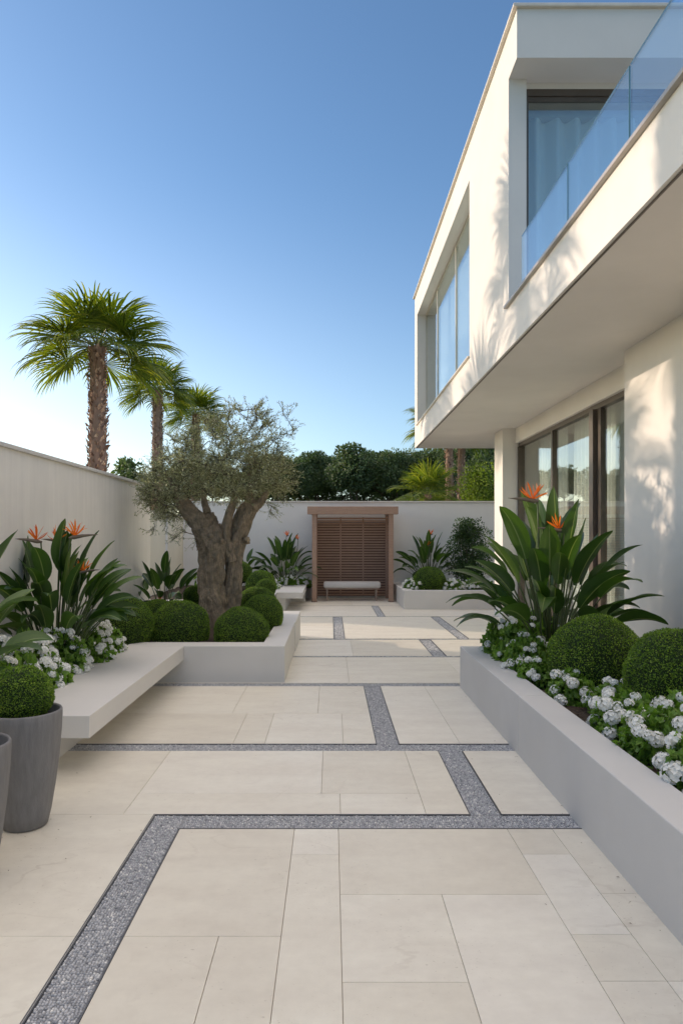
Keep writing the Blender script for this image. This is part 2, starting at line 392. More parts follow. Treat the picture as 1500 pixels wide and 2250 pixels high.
MB().box(-4.2, -3.943, 14.9, 18.42, -.06, 2.2).build('wall', M['sunlit_tint_wall'], w)
MB().box(-4.0, -3.935, 16.25, 16.45, -.06, 2.19).build('pilaster', M['back_wall'], w)

# ------------------------------------------------------------------ house
H = thing('modern_house', (4, 8, 0), 'white two-storey modern house with overhanging upper floor on the right', 'house')
st = M['stucco']
m = MB()
m.box(3.35, 3.80, -1, 7.8, -.06, 3.73); m.box(3.60, 3.80, 7.8, 14.2, 3.44, 3.73)
m.box(3.65, 8.0, 14.0, 14.2, -.06, 3.73)
m.build('ground_floor_wall', st, H)
MB().box(3.35, 3.65, 13.33, 14.0, -.06, 3.73).build('column', st, H)
m = MB(); m.box(2.0, 8.0, -1, 16.3, 3.73, 3.95)
m.build('floor_slab', st, H)
m = MB()
m.box(2.0, 2.2, 7.69, 9.87, 4.20, 6.77); m.box(2.0, 2.2, 15.85, 16.3, 4.20, 6.77)
m.box(2.0, 2.2, -1, 16.3, 3.95, 4.20); m.box(2.2, 8.0, 16.1, 16.3, 3.95, 6.77)
m.box(2.2, 8.0, 7.76, 7.9, 6.705, 6.77); m.box(7.8, 8.0, 7.9, 16.1, 3.95, 6.77)
m.build('upper_floor_wall', st, H)
rf = sub(MB().box(2.0, 8.0, 7.35, 16.3, 6.77, 7.30).build('roof', st, H))
MB().box(1.955, 8.05, 7.31, 16.34, 7.30, 7.335, bev=.005).build('roof_edge_cap', M['cap_metal'], rf)
m = MB(); m.box(2.03, 2.045, -1, 16.25, 3.722, 3.73); m.build('drip_shadow_strip', M['bronze'], H)  # dark strip painted as the shadow line along the soffit edge
m = MB(); m.box(1.96, 2.2, -1, 7.77, 4.20, 4.232, bev=.004); cp = m.build('balcony_cap', M['grey_metal'], H)
# interiors
m = MB(); m.box(3.8, 8, -1, 14, .0, .02); m.box(7.8, 8, -1, 14.0, .02, 3.73); m.box(3.8, 7.8, 7.0, 7.2, .02, 3.73)
m.build('interior', M['interior'], H)
m = MB(); m.box(2.21, 7.79, 7.91, 16.09, 3.955, 3.97); m.build('upper_interior_floor', M['interior'], H)
# balustrade of glass panes
bl = sub(MB().box(2.06, 2.10, -1, 7.5, 4.233, 4.25).build('balustrade', M['grey_metal'], H))
for (a, c) in ((6.0, 7.46), (4.76, 5.99), (3.5, 4.75), (2.2, 3.49)):
    gp = MB().box(2.075, 2.087, a, c-.012, 4.25, 4.886); gp.box(2.0745, 2.0875, a-.004, a, 4.25, 4.886, mat=1); gp.box(2.0745, 2.0875, a-.004, c-.012, 4.8865, 4.890, mat=1)
    gp.build('glass_pane', [M['rail_glass'], M['glass_edge']], bl)
# curtains
def curtain(name, p0, p1, z0, z1, parent, amp=.045, wl=.16, seed=0):
    rs = random.Random(seed); p0 = np.array(p0, float); p1 = np.array(p1, float); L = np.linalg.norm(p1-p0)
    n = int(L/wl*10); d = (p1-p0)/L; nr = np.array([-d[1], d[0]])
    cols = []; ph = 0
    for i in range(n+1):
        ph += (2*math.pi/10)*rs.uniform(.6, 1.4)
        cols.append((p0+d*L*i/n, amp*math.sin(ph)))
    V = []; zs = np.linspace(z1, z0, 5)
    for k, z in enumerate(zs):
        for (p, a) in cols:
            q = p+nr*a*(0.6+.1*k); V.append((q[0], q[1], z))
    F = [(k*(n+1)+i, k*(n+1)+i+1, (k+1)*(n+1)+i+1, (k+1)*(n+1)+i) for k in range(4) for i in range(n)]
    return MB().add(V, F).build(name, M['curtain'], parent, smooth=True)
# ground floor sliding glazing: X = 3.72
def window(name, label, framebm, panes, curtains, pm='glass', fm='bronze'):
    f = sub(framebm.build(name, M[fm], H))
    if label: f['label'] = label
    for pb in panes: pb.build('pane', M[pm], f)
    for c in curtains: curtain('curtain', *c[:2], *c[2:4], f, *c[4:])
    return f
fb = MB(); X0, X1 = 3.66, 3.76
fb.box(X0, X1, 7.8, 13.33, 3.37, 3.44); fb.box(X0, X1, 7.8, 13.33, .0, .06)
fb.box(X0-.02, X1, 13.26, 13.33, .06, 3.37); fb.box(X0, X1, 11.30, 11.37, .06, 3.37)
fb.box(X0-.05, X1+.02, 9.42, 9.56, .06, 3.37); fb.box(X0, X1, 7.8, 7.86, .06, 3.37); fb.box(X0+.01, X1, 9.30, 9.42, .06, 3.37)
window('sliding_door', 'tall bronze-framed sliding glass door with sheer curtains', fb,
       [MB().box(3.70, 3.712, a, c, .06, 3.37) for a, c in ((7.86, 9.30), (9.56, 11.30), (11.37, 13.26))],
       [((3.98, 7.85), (3.98, 8.95), .03, 3.45, .05, .15, 1), ((3.98, 9.15), (3.98, 11.15), .03, 3.45, .05, .15, 2), ((3.98, 11.45), (3.98, 13.0), .03, 3.45, .05, .15, 3)])
# upper strip window on the side, in a recess
fb = MB(); fb.box(2.20, 2.24, 9.87, 15.85, 4.20, 4.235); fb.box(2.20, 2.24, 9.87, 15.85, 6.735, 6.77)
for y in (9.87, 12.05, 14.15, 15.81): fb.box(2.20, 2.24, y, y+.035, 4.235, 6.735)
ff = window('window', 'long recessed upper-floor window facing the courtyard', fb,
       [MB().box(2.215, 2.225, a, c, 4.235, 6.735) for a, c in ((9.905, 12.05), (12.085, 14.15), (14.185, 15.81))],
       [((2.45, 9.95), (2.45, 15.2), 4.0, 6.74, .04, .2, 5)], 'coat_glass', 'cap_metal')
MB().box(1.965, 2.2, 9.85, 15.87, 4.2005, 4.222, bev=.003).build('sill', M['cap_metal'], ff)
# upper window looking over the balcony, faces the viewer
fb = MB(); y0, y1 = 7.765, 7.83
fb.box(2.2, 7.79, y0, y1, 6.63, 6.705); fb.box(2.2, 2.245, y0, y1, 3.95, 6.63); fb.box(5.5, 5.56, y0, y1, 3.95, 6.63); fb.box(2.245, 5.5, y0, y1, 3.95, 4.0)
fb.box(2.245, 5.5, y0+.02, y1-.01, 6.58, 6.63); fb.box(5.56, 7.79, y0, y1, 3.95, 6.63)
window('balcony_window', 'tall dark-framed window with pleated curtain behind the balcony', fb,
       [MB().box(2.245, 5.5, 7.80, 7.81, 4.0, 6.58)], [((2.26, 8.05), (5.6, 8.05), 3.97, 6.52, .10, .22, 8)], 'coat_glass')
MB().box(2.25, 5.5, 7.98, 8.1, 6.52, 6.60).build('curtain_rail', M['interior'], H)

# ------------------------------------------------------------------ planters and benches
def soil(parent, x0, x1, y0, y1, z, seed=0):
    nx = max(2, int((x1-x0)/.07)); ny = max(2, int((y1-y0)/.07))
    X, Y = np.meshgrid(np.linspace(x0, x1, nx+1), np.linspace(y0, y1, ny+1))
    Z = np.array([z+.03*noise.noise(Vector((a*3, c*3, seed)))+.015*noise.noise(Vector((a*17, c*17, seed))) for a, c in zip(X.ravel(), Y.ravel())])
    V = np.stack([X.ravel(), Y.ravel(), Z], 1)
    F = [(j*(nx+1)+i, j*(nx+1)+i+1, (j+1)*(nx+1)+i+1, (j+1)*(nx+1)+i) for j in range(ny) for i in range(nx)]
    return MB().add(V, F).build('soil', M['soil'], parent, smooth=True)
p = thing('planter', (-1.5, 9.3, 0), 'low off-white L-shaped planter around the olive tree and clipped balls', 'planter')
bv = .006
for bx in ((-2.268, -.51, 7.52, 7.81, -.06, .402), (-.77, -.51, 7.812, 9.6, -.06, .402), (-.77, -.498, 9.602, 11.1, -.06, .402), (-2.9, -.772, 10.85, 11.1, -.06, .402), (-2.9, -2.27, 4.62, 4.8, -.06, .36)):
    MB().box(*bx, bev=bv).build('planter_wall', M['coping'], p)
soil(p, -2.9, -.76, 7.81, 10.86, .35, 1); soil(p, -2.9, -2.25, 4.8, 7.81, .33, 2)
m = thing('bench', (-1.95, 6, 0), 'long off-white cantilevered stone bench running back from the grey pots', 'bench', 'cantilevered stone benches')
MB().box(-2.27, -1.62, 4.58, 7.517, .25, .402, bev=.004).build('seat', M['coping'], m)
MB().box(-2.25, -1.97, 4.80, 7.517, -.06, .25).build('base', M['coping'], m)
p = thing('planter', (-2.6, 15.5, 0), 'far-left raised planter under the back wall left of the small bench', 'planter')
for bx in ((-3.9, -1.21, 13.4, 13.6, -.06, .36), (-1.4, -1.21, 13.602, 18.2, -.06, .36)): MB().box(*bx, bev=bv).build('planter_wall', M['planter'], p)
soil(p, -3.94, -1.38, 13.58, 18.2, .32, 3); 
soil(p, -1.21, -.57, 17.1, 18.2, .34, 9)
m = thing('bench', (-.9, 16, 0), 'short off-white cantilevered stone bench left of the wooden pergola', 'bench', 'cantilevered stone benches')
MB().box(-1.19, -.62, 14.85, 17.55, .27, .402, bev=.004).build('seat', M['coping'], m)
MB().box(-1.205, -1.0, 14.95, 17.0, -.06, .27).build('base', M['coping'], m)
MB().box(-1.0, -.64, 17.0, 17.1, -.06, .27).build('leg', M['coping'], m)
p = thing('planter', (2.6, 16.5, 0), 'raised pale planter right of the pergola below the round shrub', 'planter')
for bx in ((1.62, 5.2, 15.2, 15.42, -.06, .414), (1.62, 1.84, 15.422, 18.2, -.06, .414)): MB().box(*bx, bev=bv).build('planter_wall', M['coping'], p)
soil(p, 1.83, 5.2, 15.4, 18.2, .38, 4)
p = thing('planter', (2.3, 5, 0), 'long grey-white planter along the right with clipped balls and white flowers', 'planter')
for bx in ((XP, 1.60, 0.2, 2.648, -.06, .438), (XP, 1.60, 2.65, 5.018, -.06, .438), (XP, 1.60, 5.02, 7.29, -.06, .438), (1.602, 3.35, 7.07, 7.29, -.06, .438)): MB().box(*bx, bev=bv).build('planter_wall', M['planter'], p)
soil(p, 1.59, 3.35, 1.5, 7.08, .37, 5)
# bark mulch in the bare patch by the coping
mc = MB(); n = 900
P = np.stack([rng.uniform(1.62, 2.4, n), rng.uniform(2.6, 7, n), rng.uniform(.375, .40, n)], 1)
D = rng.normal(size=(n, 3)); D[:, 2] *= .25
mc.leaves(P, D, rng.uniform(.03, .06, n), rng.uniform(.01, .02, n), up=np.tile([0, 0, 1.], (n, 1)))
tag(mc.build('bark_mulch', mat_tone('mulch', [(0, (.03, .018, .012)), (1, (.13, .08, .055))], .9)), 'loose dark bark mulch on the soil of the right planter', 'mulch', kind='stuff')

M['litter'] = mat_tone('dry_leaves', [(0, (.07, .05, .03)), (.6, (.18, .12, .06)), (1, (.16, .19, .08))], .8)
ll = MB(); n = 96
P = np.concatenate([np.stack([rng.uniform(-2.6, 1.3, 26), rng.uniform(2.3, 9, 26)], 1), np.stack([1.36-np.abs(rng.normal(0, .03, 25)), rng.uniform(2.3, 7.2, 25)], 1),
                    np.stack([rng.normal(-1.55, .18, 25), rng.normal(3.7, .3, 25)], 1), np.stack([rng.uniform(-1.3, 1.5, 20), rng.uniform(9, 16, 20)], 1)])
P = np.concatenate([P, np.full((n, 1), .0035)], 1); D = rng.normal(size=(n, 3)); D[:, 2] = 0
ll.leaves(P, D, rng.uniform(.006, .022, n), rng.uniform(.002, .007, n), up=np.tile([0, 0, 1.], (n, 1)), fold=.3)
tag(ll.build('leaf_litter', M['litter']), 'tiny dry leaves and specks scattered on the pale paving', 'leaf litter', kind='stuff')

# ------------------------------------------------------------------ pergola with bench
PG = thing('pergola', (.53, 17.3, 0), 'brown wooden pergola alcove with horizontal slatted back against the far wall', 'pergola')
wd = M['wood']
for (x, y) in ((-.47, 16.9), (1.43, 16.9), (-.47, 17.9), (1.43, 17.9)):
    f = sub(MB().box(x, x+.115, y, y+.115, .012, 2.175, bev=.004).build('post', wd, PG))
    MB().box(x-.015, x+.13, y-.015, y+.13, 0, .012).build('foot_plate', M['bronze'], f)
MB().box(-.585, 1.66, 16.84, 17.03, 2.175, 2.366, bev=.005).build('front_beam', wd, PG)
for x in (-.50, 1.42): MB().box(x, x+.15, 17.032, 18.1, 2.18, 2.36, bev=.004).build('side_beam', wd, PG)
m = MB()
for i in range(7): y = 17.1+i*.15; m.box(-.348, 1.418, y, y+.05, 2.22, 2.34)
m.build('roof_slats', wd, PG)
m = MB(); n = 30
for i in range(n):
    z = .10+i*(2.10-.10)/(n-1); m.box(-.354, 1.428, 17.93, 17.952, z-.022, z+.022, tone=random.random())
m.build('slat_panel', wd, PG)
MB().box(-.354, 1.428, 17.965, 17.98, .06, 2.0).build('gap_shade_board', M['slat_gap_shade'], PG)  # dark sheet added to stand in for shadow in the slat gaps
for x in (.235, .825): MB().box(x, x+.035, 17.905, 17.928, .08, 2.13).build('batten', wd, PG)
m = MB()
for i in range(n):
    z = .10+i*(2.10-.10)/(n-1); m.box(1.48, 1.50, 17.03, 17.89, z-.022, z+.022)
m.build('side_slat_panel', wd, PG)
m = MB()
for i in range(n):
    z = .10+i*(2.10-.10)/(n-1); m.box(-.44, -.42, 17.03, 17.89, z-.022, z+.022)
m.build('side_slat_panel', wd, PG)
bn = thing('upholstered_bench', (.53, 17.35, 0), 'backless bench with grey cushion and thin legs inside the pergola', 'bench')
MB().box(-.19, 1.25, 17.12, 17.60, .33, .475, bev=.04).build('cushion', M['cushion'], bn, smooth=True)
MB().box(-.15, 1.21, 17.16, 17.56, .295, .329, bev=.004).build('frame', M['bench_wood'], bn)
for x in (-.10, 1.14):
    for y in (17.19, 17.50): MB().tube([(x, y, 0), (x, y, .15), (x, y, .295)], [.016, .018, .022], 12).build('leg', M['bench_wood'], bn, smooth=True)

# ------------------------------------------------------------------ boxwood
def ball_mesh(nl, ll, seed):
    rs = np.random.default_rng(seed); m = MB()
    bm = bmesh.new(); bmesh.ops.create_icosphere(bm, subdivisions=4, radius=1)
    off = lambda v: 1+.06*noise.noise(Vector(v)*1.7+Vector((seed*3.1, 0, 0)))+.018*noise.noise(Vector(v)*5+Vector((seed, 9, 0)))
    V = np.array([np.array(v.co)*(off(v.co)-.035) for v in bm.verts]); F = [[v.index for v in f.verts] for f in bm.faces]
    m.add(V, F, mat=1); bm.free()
    D = norm(rs.normal(size=(nl, 3))); D = D[D[:, 2] > -.75]; nl = len(D)
    o = np.array([off(d) for d in D])[:, None]
    P = D*(o-rs.uniform(.0, .055, (nl, 1)))
    pn = np.array([noise.noise(Vector(d)*2.6+Vector((0, seed*5.0, 0))) for d in D])
    tone = np.clip(.5+.26*rs.normal(size=nl)+.28*pn, 0, 1)
    P[:260] *= rs.uniform(1.0, 1.045, (260, 1))
    LD = norm(D*.55+.75*rs.normal(size=(nl, 3)))
    # leaf blades face outwards as clipped tips do
    m.leaves(P-LD*ll*.3, LD, rs.uniform(.75, 1.25, nl)*ll, rs.uniform(.5, .7, nl)*ll, tone, 0, .2, up=D+.8*rs.normal(size=(nl, 3)))
    o = m.build('clipped_boxwood', [M['box_leaf'], M['box_core']]); me = o.data
    bpy.data.objects.remove(o); return me
BALLS = [ball_mesh(25000, .041, 1), ball_mesh(25000, .041, 2), ball_mesh(24000, .043, 3)]
POTB = ball_mesh(14000, .062, 4)
def ball(x, y, z, r, rz, label, group, k=0, me=None, zs=.97):
    o = bpy.data.objects.new('clipped_boxwood', me or BALLS[k % 3]); COL.objects.link(o)
    o.location = (x, y, z); o.scale = (r, r, r*zs); o.rotation_euler = (0, 0, rz)
    return tag(o, label, 'topiary ball', group)
def px(x, y, D): return ((x-727)*D/1500, D, 1.6+(1181-y)*D/1500)
GL = 'clipped boxwood balls around the olive tree'
B = [
 (270, 1375, 7.95, 67, 'clipped green ball nearest the left wall, overhung by a strelitzia leaf', GL),
 (396, 1382, 8.30, 66, 'large clipped green ball behind the corner where the bench meets the planter', GL),
 (345, 1362, 9.1, 48, 'clipped ball half hidden behind the two large balls left of the trunk', GL),
 (530, 1392, 8.25, 61, 'clipped green ball in the front corner right of the olive trunk', GL),
 (576, 1352, 9.35, 47, 'clipped green ball against the planter edge, behind the front corner ball', GL),
 (566, 1332, 10.3, 45, 'farthest clipped ball along the right edge of the olive planter', GL),
 (428, 1312, 10.4, 26, 'small low clipped ball beside white flowers left of the olive trunk', GL),
]
for i, (x, y, D, r, lab, gp) in enumerate(B):
    X, Y, Z = px(x, y, D); ball(X, Y, Z, r*D/1500, i*1.3, lab, gp, i)
GR = 'clipped boxwood balls in the far-left planter'
for i, (x, y, D, r, lab) in enumerate([(573, 1286, 14.6, 34, 'larger clipped ball left of the short stone bench'),
      (583, 1293, 14.1, 23, 'small clipped ball in front of the larger one by the short bench'),
      (528, 1258, 16.6, 26, 'clipped ball by the back wall just right of the olive trunk')]):
    X, Y, Z = px(x, y, D); ball(X, Y, Z, r*D/1500, i*2.1, lab, GR, i+1)
X, Y, Z = px(944, 1279, 16.0); ball(X, Y, Z, .385, .4, 'clipped green ball in the planter right of the pergola', None, 2)
GB = 'big clipped boxwood balls in the right planter'
ball(2.09, 5.4, .625, .372, 0, 'big clipped ball in the right planter at the foot of the strelitzia', GB, 0)
ball(2.31, 4.55, .66, .345, 2.2, 'big clipped ball cut off by the right edge of the picture', GB, 1)
def pot(x, y, label, rz):
    o = thing('plant_pot', (x, y, 0), label, 'pot', 'tall grey pots at the end of the bench')
    pr = [(.0, .0), (.105, 0), (.118, .006), (.135, .08), (.157, .22), (.177, .38), (.189, .52), (.193, .60), (.193, .632), (.189, .64), (.182, .64), (.176, .632), (.174, .56), (.0, .56)]
    MB().lathe(pr, (x, y, .001), 72).build('body', M['pot'], o, smooth=True)
    V = []; MB().lathe([(.0, .578), (.12, .572), (.1745, .565)], (x, y, 0), 40).build('soil', M['soil'], o)
    return o
pot(-1.70, 3.80, 'tall tapering grey pot touching the bench end, holding a full clipped ball', 0)
pot(-1.70, 3.18, 'grey pot cut off by the left edge, nearest the viewer, dark rim showing', 1)
ball(-1.735, 3.82, .715, .172, .3, 'clipped ball growing in the grey pot next to the bench end', 'clipped balls in the grey pots', me=POTB)
ball(-1.745, 3.20, .73, .135, 1.3, 'clipped ball in the nearest pot, only its right rim in view', 'clipped balls in the grey pots', me=POTB)

# ------------------------------------------------------------------ strelitzia
def blade(mb, P0, d0, up0, L, W, bend, curl, rs, roll=0, tone=.4, nseg=12):
    d = norm(d0); p = np.array(P0, float); up = norm(up0 - d*np.dot(up0, d))
    s = np.cross(d, up)
    up, s = up*math.cos(roll)+s*math.sin(roll), s*math.cos(roll)-up*math.sin(roll)
    us = np.array([-1, -.55, -.055, .055, .55, 1.])
    V = []
    for i in range(nseg+1):
        t = i/nseg
        w = W*.5*max(0.015, (math.sin(math.pi*min(1, (t*.96+.03))**.78))**.72) * (1 if t < .97 else .5)
        wav = .02*math.sin(t*11+rs_phase(rs))*W
        v = math.radians(30)*(1-.35*t)
        for u in us:
            V.append(p + s*u*w*math.cos(v*abs(u)**.5) + up*(abs(u)*w*math.sin(v)*.9+wav*u) )
        # bend along gravity and curl
        d = norm(d+np.array([0, 0, -1.])*bend/nseg*(1+t)+up*curl/nseg)
        up = norm(up-d*np.dot(up, d)); s = np.cross(d, up)
        p = p+d*L/nseg
    n = 6
    F = [(i*n+j, i*n+j+1, (i+1)*n+j+1, (i+1)*n+j) for i in range(nseg) for j in range(n-1)]
    T = [(1.0 if j == 2 else tone+(.06 if j in (1, 3) else 0)) for i in range(nseg) for j in range(n-1)]
    mb.add(V, F, np.array(T), 0)
def rs_phase(rs): return rs[0]
def strel_leaf(parent, base, az, lean, plen, L, W, rnd, bend=.5, roll=0, clamp=None, rad=.011):
    mb = MB(); d = np.array([math.cos(az)*math.sin(lean*.35), math.sin(az)*math.sin(lean*.35), math.cos(lean*.35)])
    out = np.array([math.cos(az), math.sin(az), 0]); p = np.array(base, float); pts = [p.copy()]; n = 8
    tgt = np.array([math.cos(az)*math.sin(lean), math.sin(az)*math.sin(lean), math.cos(lean)])
    for i in range(n):
        k = (i+1)/n; dd = norm(d*(1-k)+tgt*k); p = p+dd*plen/n; pts.append(p.copy())
    dd = norm(pts[-1]-pts[-2])
    mb.tube(pts, np.linspace(rad, rad*.55, n+1), 6, rnd.random()*.8, 1)
    up = -out*math.cos(lean)*1.0+np.array([0, 0, 1.])*(.25+math.sin(lean))
    blade(mb, p, dd, up, L, W, bend, rnd.uniform(-.3, .15), [rnd.uniform(0, 6)], roll, tone=rnd.uniform(.1, .85))
    return mb.build('leaf', [M['strel'], M['strel_stem']], parent, smooth=True, clamp=clamp)
def strel_flower(parent, base, az, lean, h, yaw, sc, rnd, clamp=None, tones=(0, 1)):
    mb = MB(); out = np.array([math.cos(az), math.sin(az), 0.]); p = np.array(base, float); pts = [p.copy()]
    for i in range(8):
        k = (i+1)/8; dd = norm(np.array([0, 0, 1.])+out*math.tan(lean)*(.4+.6*k)); p = p+dd*h/8; pts.append(p.copy())
    mb.tube(pts, np.linspace(.011, .007, 9), 7, .3, 1)
    b = np.array([math.cos(yaw), math.sin(yaw), .12]); b = norm(b); tip = p+b*.22*sc
    # beak
    q = [p-b*.01, p+b*.03*sc, p+b*.10*sc+np.array([0, 0, .006]), p+b*.17*sc+np.array([0, 0, .004]), tip]
    mb.tube(q, np.array([.008, .017, .013, .007, .001])*sc, 8, .4, 2)
    fl = sub(mb.build('flower', [M['orange'], M['strel_stem'], M['spathe']], parent, smooth=True, clamp=clamp))
    pm = MB(); top = p+b*.035*sc+np.array([0, 0, .012])*sc
    for i in range(9):
        a = -1.0+2.1*i/8+rnd.uniform(-.12, .12)
        side = np.cross(b, (0, 0, 1.)); d = norm(np.array([0, 0, 1.])*math.cos(a)+b*math.sin(a)*.9+side*rnd.uniform(-.45, .45))
        L = rnd.uniform(.11, .15)*sc; W = .022*sc; s = norm(np.cross(d, rnd_vec(rnd))); nn = np.cross(s, d); bow = rnd.uniform(.0, .02)*sc
        V = []; N = 5
        for k in range(N+1):
            t = k/N; w = W*(.35+1.1*t)*(1-t)**.6*.9+.0006; c = top+d*L*t+nn*bow*math.sin(t*3)
            V += [c-s*w*.6, c+nn*w*.25, c+s*w*.6]
        F = [(k*3+j, k*3+j+1, k*3+j+4, k*3+j+3) for k in range(N) for j in range(2)]
        pm.add(V, F, rnd.uniform(*tones), 0)
    pm.build('petals', [M['orange']], fl, smooth=True, clamp=clamp)
def rnd_vec(r): return np.array([r.gauss(0, 1), r.gauss(0, 1), r.gauss(0, 1)])
def strelitzia(x, y, z, n, size, label, group, seed, flowers=(), clamp=None, azs=None, spread=.17, minlean=.12, maxlean=1.25, W=.15):
    rnd = random.Random(seed); o = thing('strelitzia', (x, y, z), label, 'strelitzia', group)
    for i in range(n):
        k = i/(n-1); az = azs(i, rnd) if azs else i*2.39996+rnd.uniform(-.3, .3)
        lean = minlean+(maxlean-minlean)*k**1.0+rnd.uniform(-.08, .08)
        r = spread*math.sqrt(k)*rnd.uniform(.5, 1)*size
        base = (x+r*math.cos(az+rnd.uniform(-.6, .6)), y+r*math.sin(az+rnd.uniform(-.6, .6)), z-.02)
        strel_leaf(o, base, az, lean, size*rnd.uniform(.58, .90)*(1.14-.48*k), size*rnd.uniform(.36, .52), size*W*rnd.uniform(.85, 1.15), rnd,
                   bend=rnd.uniform(.1, .55)+.5*k, roll=rnd.uniform(-.7, .7), clamp=clamp, rad=.010*min(1.2, size))
    for (ax, ay, az, lean, h, yaw, sc) in flowers:
        strel_flower(o, (x+ax, y+ay, z), az, lean, h, yaw, sc, rnd, clamp)
    return o
GS = 'strelitzia plants in the beds'
def cl_left(V): V[:, 0] = np.maximum(V[:, 0], XW+.015+.02*np.abs(np.sin(V[:, 1]*9))); return V
def cl_right(V): V[:, 0] = np.minimum(V[:, 0], 3.32); return V
def cl_back(V): V[:, 1] = np.minimum(V[:, 1], YB-.04); return V
# big right one
strelitzia(2.13, 6.62, .38, 62, 1.20, 'big strelitzia with two orange flowers in front of the house glazing', GS, 5,
    flowers=[(-.16, -.22, math.pi, .03, 1.56, math.pi-.15, 1.25), (-.02, -.32, 0, .04, 1.28, math.pi*.98, 1.15), (-.05, .15, 2.6, .2, 1.15, 2.9, .6)], clamp=cl_right, W=.166, maxlean=1.08)
# big left one
strelitzia(-2.56, 6.35, .36, 64, 1.0, 'big strelitzia with three orange flowers against the left wall', GS, 9,
    flowers=[(-.05, -.1, math.pi, .05, 1.20, 0.2+math.pi, 1.1), (.02, -.05, 0, .05, 1.20, math.pi-.3, 1.0), (.08, -.1, 0, .10, 1.24, .1, 1.15), (.15, 0, 0, .12, .92, .3, .8)],
    clamp=cl_left, azs=lambda i, r: -math.pi/2+r.uniform(-1.9, 1.9) if i % 2 else r.uniform(-1.5, 1.5), W=.16, maxlean=.92)
strelitzia(-2.66, 4.62, .33, 13, 1.0, 'dark strelitzia cut off by the left edge behind the pots', GS, 12, clamp=cl_left,
    azs=lambda i, r: r.uniform(-1.3, 1.3), maxlean=1.0, W=.17)
strelitzia(-2.5, 10.2, .35, 22, .80, 'broad-leaved strelitzia with one orange bud behind the balls left of the olive', GS, 14, clamp=cl_left, maxlean=1.05, W=.19,
    flowers=[(.0, -.2, -1.57, .1, .32, -1.5, .6)])
strelitzia(-1.17, 17.4, .33, 42, 1.1, 'strelitzia with two small orange flowers left of the pergola', GS, 16, clamp=cl_back, maxlean=1.15,
    flowers=[(.02, -.1, 0, .02, 1.30, -1.2, 1.1), (.25, -.1, 0, .1, 1.22, -1.8, .9)])
strelitzia(2.45, 17.3, .38, 42, 1.05, 'strelitzia with orange flowers between the pergola and the round shrub', GS, 18, clamp=cl_back, maxlean=1.2,
    flowers=[(.05, -.1, 0, .0, 1.28, -1.4, 1.1), (-.05, -.15, 0, .0, 1.0, -1.2, 1.2)])
strelitzia(-2.3, 17.2, .33, 16, .85, 'strelitzia mostly hidden behind the olive trunk by the far wall', GS, 20, clamp=cl_back)

# ------------------------------------------------------------------ white flowering plants
def head_mesh(seed, r=.05, nf=34, pet=5):
    rs = np.random.default_rng(seed); m = MB()
    for i in range(nf):
        k = (i+.5)/nf; ph = i*2.39996; zc = 1-1.25*k; rr_ = math.sqrt(max(0, 1-zc*zc))
        N = norm(np.array([rr_*math.cos(ph), rr_*math.sin(ph), zc])+rs.normal(size=3)*.1)
        C = N*r*np.array([1, 1, .8])*rs.uniform(.9, 1.1)
        u = norm(np.cross(N, rs.normal(size=3))); v = np.cross(N, u)
        a = np.arange(pet)*2*math.pi/pet+rs.uniform(0, 1)
        D = np.cos(a)[:, None]*u+np.sin(a)[:, None]*v+N*.35
        m.leaves(np.tile(C, (pet, 1)), D, r*.42, r*.44, np.clip(rs.normal(.65, .2, pet), 0, 1), 0, .1, up=np.tile(N, (pet, 1)))
    m.lathe([(r*.5*math.sin(t_), r*(.62*math.cos(t_))) for t_ in np.linspace(0.01, 2.1, 6)], (0, 0, 0), 10, .3, 0)
    m.tube([(0, 0, -r*1.4), (0, 0, 0)], [r*.08, r*.1], 5, .3, 1)
    o = m.build('flower_head', [M['petal'], M['flower_leaf']]); me = o.data; bpy.data.objects.remove(o); return me
HEADS = [head_mesh(21), head_mesh(22), head_mesh(23, nf=26), head_mesh(24, nf=16, pet=5)]
def foliage_mesh(seed, n=900, ll=.05, tall=.9):
    """dome of stalked rounded leaves, unit radius .28 m"""
    rs = np.random.default_rng(seed); m = MB(); Rr = .28
    ns = 26
    for i in range(ns):
        a = rs.uniform(0, 6.28); e = rs.uniform(.15, 1.35); d = np.array([math.cos(a)*math.cos(e), math.sin(a)*math.cos(e), math.sin(e)*tall])
        m.tube([(0, 0, -.02), d*Rr*.5+rs.normal(size=3)*.01, d*Rr*.95], [.004, .003, .0015], 4, .3)
    D = norm(rs.normal(size=(n, 3))); D[:, 2] = np.abs(D[:, 2])*1.0-.12; D = norm(D)
    lob = np.array([1+.22*noise.noise(Vector(d)*2.3+Vector((seed, 0, 0))) for d in D])[:, None]
    rad = Rr*lob*rs.uniform(.45, 1.03, (n, 1))**.6
    P = D*rad*np.array([1, 1, tall])
    for k in range(2):       # each leaf gets two crossing diamonds so that it reads rounded and lobed
        LD = norm(D*.5+.7*rs.normal(size=(n, 3))+np.array([0, 0, .1])); UP = norm(D+np.array([0, 0, .8])+.5*rs.normal(size=(n, 3)))
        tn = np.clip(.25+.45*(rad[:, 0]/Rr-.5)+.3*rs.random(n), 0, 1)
        m.leaves(P-LD*ll*.5, LD, ll*rs.uniform(.7, 1.3, n), ll*.8, tn, 0, .12, up=UP)
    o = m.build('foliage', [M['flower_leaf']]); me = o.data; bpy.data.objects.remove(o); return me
FOL = [foliage_mesh(31), foliage_mesh(32), foliage_mesh(33, 700, .062)]
